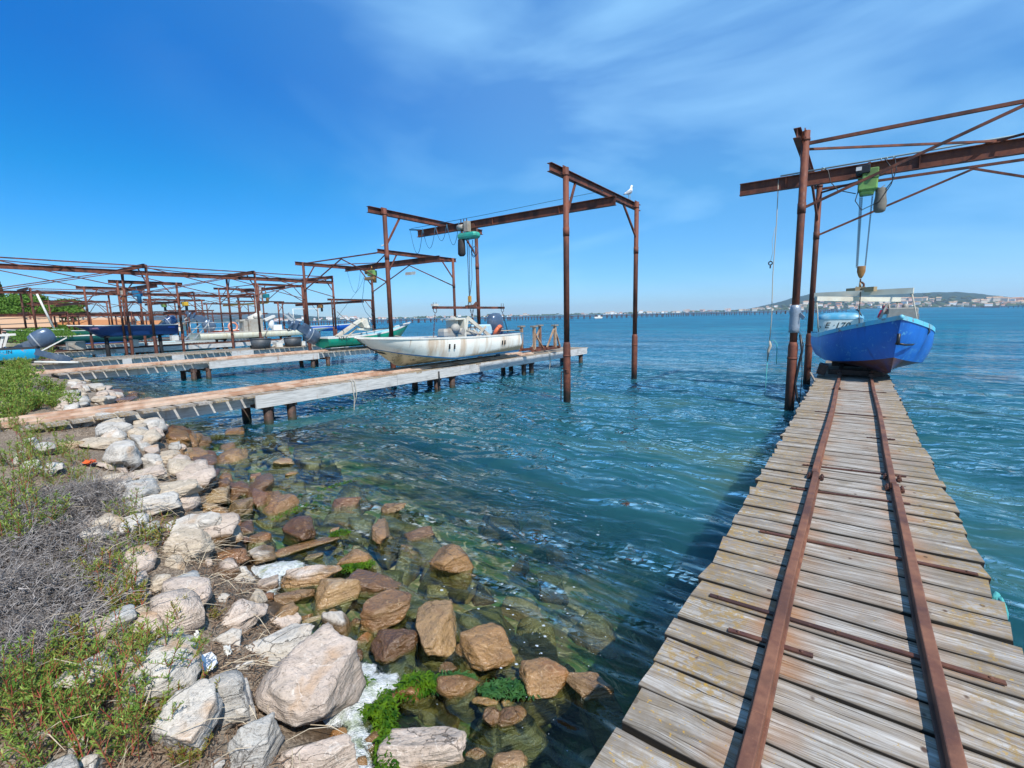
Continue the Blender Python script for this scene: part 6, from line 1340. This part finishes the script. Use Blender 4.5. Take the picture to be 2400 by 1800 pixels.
# dark cars/sheds by the orange wall
for px,lb in ((45,'dark parked car seen under the gantries, left one'),(56,'dark parked car seen under the gantries, right one')):
    c=gp(px,78); t=thing('parked_car',c,lb,'car',None,R(75)); m=MB(); rbox(m,(0,0,.55),(4.2,1.7,.6),.3); rbox(m,(-.2,0,1.1),(2.3,1.5,.55),.4); local(m.build('body',simple('dark_car',(.03,.035,.04),.3)),t)
    for a in (-1.3,1.3):
        for b in (-.8,.8): m=MB(); m.tube([(a,b-.1,.32),(a,b+.1,.32)],.32,12); local(m.build('wheel',BLK),t)
def crown_mesh(seed,rx,rz,n,leaf,conic=False):
    rg=np.random.default_rng(seed); V=[];Fc=[]; cl=[]
    for i in range(26):
        v=rg.normal(size=3); v/=np.linalg.norm(v); v[2]=abs(v[2])*.9-.15; q=rg.uniform(.55,.95); cl.append((v*q,rg.uniform(.2,.36)))
    for i in range(n):
        if conic: h=rg.random(); a=rg.uniform(0,6.283); rr_=(1-h)**.6*rg.uniform(.6,1.05)*(min(1,h*6)); p=np.array([rx*rr_*math.cos(a),rx*rr_*math.sin(a),rz*2*h])
        else:
            c_,r_=cl[rg.integers(len(cl))]; v=rg.normal(size=3); v/=np.linalg.norm(v); p=(c_+v*r_*rg.uniform(.75,1.05))*np.array([rx,rx,rz])
        a=rg.normal(size=3); a/=np.linalg.norm(a); b_=np.cross(a,rg.normal(size=3)); b_/=np.linalg.norm(b_)+1e-6; s=leaf*rg.uniform(.5,1.3); b=len(V); V.extend([p-a*s,p-b_*s*.6,p+a*s,p+b_*s*.6]); Fc.append((b,b+1,b+2,b+3))
    return V,Fc
TRG=mat_leaf('pine_green',(.06,.15,.018),(.13,.23,.03),.7,.2); TRD=mat_leaf('dark_pine_green',(.018,.05,.016),(.06,.11,.03),.7,.1); BARK=simple('bark',(.10,.07,.05),.9)
def tree(px,dist,w,htop,label,mat,cw=None,conic=False,zb=0.,name='tree',n=14000,group=None):
    c=gp(px,dist); c=(c[0],c[1],c[2]+zb); t=thing(name,c,label,'tree',group)
    rz_=htop*.5*.85; V,Fc=crown_mesh(int(px*3+dist),w/2,rz_ if not conic else htop*.5,n,w*.012 if not conic else .3,conic)
    o=npmesh('crown',np.array(V)+np.array([0,0,0 if conic else htop-rz_*.95]),Fc,mat,False,parent=t)
    m=MB(); m.tube([(0,0,-1),(0,.1,htop*.3),(.2,0,htop*.75)],[w*.035+.1,w*.025+.08,.06],7)
    for k in range(4): a=k*1.6; m.tube([(0,.1,htop*.35),(math.cos(a)*w*.2,math.sin(a)*w*.2,htop*.62)],[.1,.05],5)
    local(m.build('trunk',BARK),t)
tree(72,115,15,7.2,'broad round bright green pine behind the gantries',TRG,n=30000)
tree(12,150,.1+2.2,11.5,'narrow dark cypress at the left',TRD,conic=True,name='cypress')
for px,d,w,h,lb in ((4,160,14,8.,'leafy tree at the very left edge behind the cream roof'),(23,165,14,7.6,'dark tree right of the cypress'),(36,170,12,6.8,'dark low tree between the cypress and the round pine'),(105,175,15,8.6,'dark tree just right of the round pine'),(118,178,13,8.0,'second dark tree right of the round pine'),(133,180,13,6.3,'green tree above the ochre roof'),(148,182,10,4.6,'smallest green tree at the end of the left wood'),(240,190,10,3.6,'low green tree left of the blue hoist'),(262,195,9,3.4,'low green tree between posts of the navy boat gantry'),(318,230,14,4.2,'green trees before the far hill near the yellow beam'),(330,232,12,3.8,'last green tree of the shore right of the yellow beam')):
    tree(px,d,w,h,lb,TRD if 'dark' in lb else TRG,group='trees of the left shore',zb=-.3)
# scattered shore bushes under gantries
for i,(px,d) in enumerate(((100,70),(118,72),(130,66),(150,75),(165,85),(108,60),(200,95),(88,66),(240,120),(3,98),(17,95),(32,99),(48,96),(75,94),(92,98),(108,95),(122,99),(138,96),(152,99),(168,94),(184,99),(205,104),(222,110),(255,125),(286,140))):
    tree(px,d,5.,2.1,'low grey green bush on the shore under the far left gantries',TRG,name='bush',n=5000,group='bushes under the far left gantries')
HILLM=NT('far_hill'); 
def mk_hill():
    a=HILLM; p=a.pos(); n=a.noise(p,.006,6,.65); n2=a.noise(p,.03,5,.7)
    c=a.ramp(n2,[(.35,(.003,.028,.030)),(.55,(.008,.045,.042)),(.68,(.022,.07,.055))]); c=a.mix(a.ramp(n,[(.64,0.),(.72,.35)]),c,(.12,.12,.10)); return a.end(a.pr(c,.95,0,a.bump(n2,.8,12.),.1))
mk_hill()
def hill(prof,dist,depth,name='hill',foot=.0):
    xs=np.arange(prof[0][0],prof[-1][0]+.1,3.); V=[]; nr=26
    for x in xs:
        yt=np.interp(x,[p[0] for p in prof],[p[1] for p in prof]); d=ray(x,yt); hh=np.hypot(d[0],d[1]); u=np.array([d[0],d[1]])/hh
        top=max(0,H+d[2]/hh*(dist+depth*.5)); e=min(1,(x-prof[0][0])/10+.02,(prof[-1][0]-x)/10+.02)
        for k in range(nr):
            q=k/(nr-1); rad=dist+depth*q*1.3; X_,Y_=u*rad; prf=math.sin(min(1,q*1.3)*math.pi/2)**1.1 if q<.77 else 1-(q-.77)*1.6
            z=top*prf*e*(1+.16*gnoise(X_,Y_,.0016,3)*math.sin(min(1,q*1.15)*math.pi))+gnoise(X_,Y_,.01,9)*top*.05+ (1.5*gnoise(X_,Y_,.04,1)+2 if q>.02 else -1)
            V.append((X_,Y_,z))
    nx=len(xs); idx=np.arange(nx*nr).reshape(nx,nr); Fc=np.stack([idx[:-1,:-1],idx[1:,:-1],idx[1:,1:],idx[:-1,1:]],-1).reshape(-1,4)
    return tag(npmesh(name,V,Fc,HILLM.m,True),kind='structure')
RP=[(1740,727),(1779,718),(1830,705),(1873,692),(1900,686),(1941,688),(2044,687),(2110,683),(2161,681),(2250,682),(2308,688),(2367,695),(2420,699),(2600,704),(2800,716)]
hill(RP,4300,1500)
LP=[(335,742),(370,735),(430,734),(480,736),(560,732),(640,733),(690,735),(730,741),(775,744),(830,748)]
hill(LP,8200,1800)
hill([(330,752),(400,749),(640,744),(700,739),(735,742),(800,745),(900,745.5),(1000,744),(1060,743),(1150,741.5),(1250,739.5),(1400,737.5),(1600,733),(1700,728),(1790,722)],4600,500,'far_shore')
# far towns
rt=random.Random(12); WALLS=[simple('far_white_wall',(.80,.78,.74),.8,var=.05),simple('far_cream_wall',(.70,.60,.48),.8,var=.05),simple('far_rose_wall',(.62,.42,.36),.8,var=.05)]
HM=[]
for wi,wm in enumerate(WALLS):
    for k in range(2):
        m=MB(); w=(14,26)[k]; d=12; h=(8,11)[k]; m.box((0,0,h/2),(w,d,h)); a=m
        me=bpy.data.meshes.new('far_house'); vs=list(m.v)+[(-w/2-1,-d/2-1,h+.02),(w/2+1,-d/2-1,h+.02),(w/2+1,d/2+1,h+.02),(-w/2-1,d/2+1,h+.02),(-w/2-1,0,h+3),(w/2+1,0,h+3)]; b=8
        me.from_pydata(vs,[],list(m.f)+[(b,b+1,b+5,b+4),(b+2,b+3,b+4,b+5),(b,b+4,b+3),(b+1,b+2,b+5)]); me.materials.append(wm); me.materials.append(TILEP if wi<2 else TILE)
        for i,p in enumerate(me.polygons): p.material_index=0 if i<6 else 1
        HM.append(me)
TERR=[o for o in bpy.data.objects if o.name.startswith('hill') or o.name.startswith('far_shore')]
def far_house(px,py,dist,label,group,sc=1.):
    d=ray(px,py); hh=np.hypot(d[0],d[1]); X_,Y_=d[0]/hh*dist,d[1]/hh*dist; z=H+d[2]/hh*dist
    o=bpy.data.objects.new('far_house',rt.choice(HM)); COL.objects.link(o); o.location=(X_,Y_,max(z,.5)-3.); o.scale=(sc,sc,sc*rt.uniform(.8,1.5)); o.rotation_euler[2]=math.atan2(-X_,Y_)+rt.uniform(-.5,.5); tag(o,label,'house',group)
def hillpt(x,f):   # place on slope of the right hill: f 0..1 from waterline up
    yt=np.interp(x,[p[0] for p in RP],[p[1] for p in RP]); hor=CY+ (0)
    yb=np.interp(x,[1740,2400],[729.5,716.5]); return yb+(yt-yb)*f, 4300+f*750*1.0
k=0
while k<115:
    x=rt.uniform(1760,2420); f=abs(rt.gauss(0,.28)); 
    if f>.62: continue
    if x>2080 and f>.45: continue
    y,dd=hillpt(x,f); far_house(x,y,dd-40,'small pale house of the hillside town on the right far shore','houses of the hillside town',rt.uniform(.8,1.5)); k+=1
for x in list(np.linspace(2120,2200,6))+list(np.linspace(2290,2400,8)):
    y,dd=hillpt(x,.42); far_house(x,y,dd-60,'pinkish apartment block high on the right hillside','apartment blocks high on the right hillside',1.8)
for k in range(110):
    x=rt.choice((rt.uniform(840,1250),rt.uniform(1350,1760))); hor=np.interp(x,[840,1760],[749.4,730.5]); far_house(x,hor-rt.uniform(-1.,3.)-(2 if x>1600 else 0),4560,'tiny pale house on the flat far shore across the lagoon','houses on the flat far shore',rt.uniform(.6,1.5))
for k in range(40):
    x=rt.uniform(620,840); far_house(x,np.interp(x,[620,840],[754,748])-rt.uniform(0,4),4560,'pale house of the far town behind the long gantry','houses of the town behind the long gantry',rt.uniform(.8,1.5))
# tree belts of the far shore: individual crowns cannot be counted
rg=np.random.default_rng(9); V=[];Fc=[]
for k in range(1400):
    x=rg.uniform(620,2420)
    if x<1760: hor=np.interp(x,[620,1760],[754.5,730.5]); y=hor-abs(rg.normal(0,1.6)); dd=4575.
    else: f=abs(rg.normal(0,.3)); y,dd=hillpt(x,min(f,.8)); dd-=20
    d=ray(x,y); hh=math.hypot(d[0],d[1]); c=np.array([d[0]/hh*dd,d[1]/hh*dd,H+d[2]/hh*dd]); r_=rg.uniform(6,15)
    U,F0=ico(1); b=len(V); V.extend((c+U*np.array([r_*1.6,r_*1.6,r_*.7])*rg.uniform(.8,1.2,(len(U),1))).tolist()); Fc.extend((F0+b).tolist())
o=npmesh('far_tree_belt',V,Fc,TRD,True); tag(o,'dark tree belts along the far shore and hillside town','trees',kind='stuff')
# oyster racks out in the lagoon
RK1=simple('rack_iron',(.09,.04,.03),.85,var=.4)
def rack(px0,px1,yw0,yw1,label,group,hh=2.0):
    a=at_z(px0,yw0,0); b=at_z(px1,yw1,0); a=Vector(a);b=Vector(b); n=max(5,int((b-a).length/3.2)); m=MB(); d=(b-a); side=Vector((-d.y,d.x,0)).normalized()*(-8)
    if (a+side).length<a.length: side=-side
    for i in range(n+1):
        for row in (0,1):
            p=a.lerp(b,i/n)+side*row; m.bar(p-Vector((0,0,1)),p+Vector((0,0,hh+.2*math.sin(i*3.7+row))),.28,.28)
    for row in (0,1):
        for zz in (hh-.1,hh-.7): m.bar(a+side*row+Vector((0,0,zz)),b+side*row+Vector((0,0,zz)),.22,.22)
    tag(m.build('oyster_rack',RK1,loc=tuple((a+b)/2)),label,'oyster rack',group)
xs=np.linspace(838,1985,17)
for x0,x1 in zip(xs[:-1],xs[1:]):
    yy=lambda x: np.interp(x,[838,1250,1600,1985],[759.5,750.,741.6,732.5]); rack(x0,x1-2,yy(x0),yy(x1-2),'long dark iron oyster rack standing in the lagoon below the far shore','oyster racks across the middle of the lagoon')
for x0,x1 in ((2275,2320),(2322,2362),(2364,2420)): rack(x0,x1,722.,721.,'dark oyster rack low on the water at the right edge','oyster racks at the right edge')
rack(640,700,764,763,'dark oyster rack seen behind the barge','oyster racks behind the barge'); rack(700,836,762.5,759.8,'dark oyster rack beyond the green boat hoist','oyster racks behind the barge')
t=at_z(1402,746.5,0); m=MB(); rbox(m,(0,0,.5),(5.,1.6,1.),.4); m.box((.5,0,1.4),(1.4,1.2,1.)); m.xf(Matrix.Translation(Vector(t))@Matrix.Rotation(R(36),4,'Z')); tag(m.build('distant_boat',WHT,loc=tuple(t)),'tiny distant boat in front of the oyster racks','boat')
# thin air between here and the hills
hz=MB(); hz.box((0,3000,107),(15000,15000,226)); o=hz.build('haze',None); tag(o,kind='stuff'); 
hm=bpy.data.materials.new('haze_air'); hm.use_nodes=True; hn=hm.node_tree; hn.nodes.clear(); ho=hn.nodes.new('ShaderNodeOutputMaterial'); hv=hn.nodes.new('ShaderNodeVolumePrincipled'); hv.inputs['Color'].default_value=(.74,.87,1,1); hv.inputs['Density'].default_value=.00008; hv.inputs['Anisotropy'].default_value=.2
hn.links.new(hv.outputs[0],ho.inputs['Volume']); o.data.materials.append(hm)
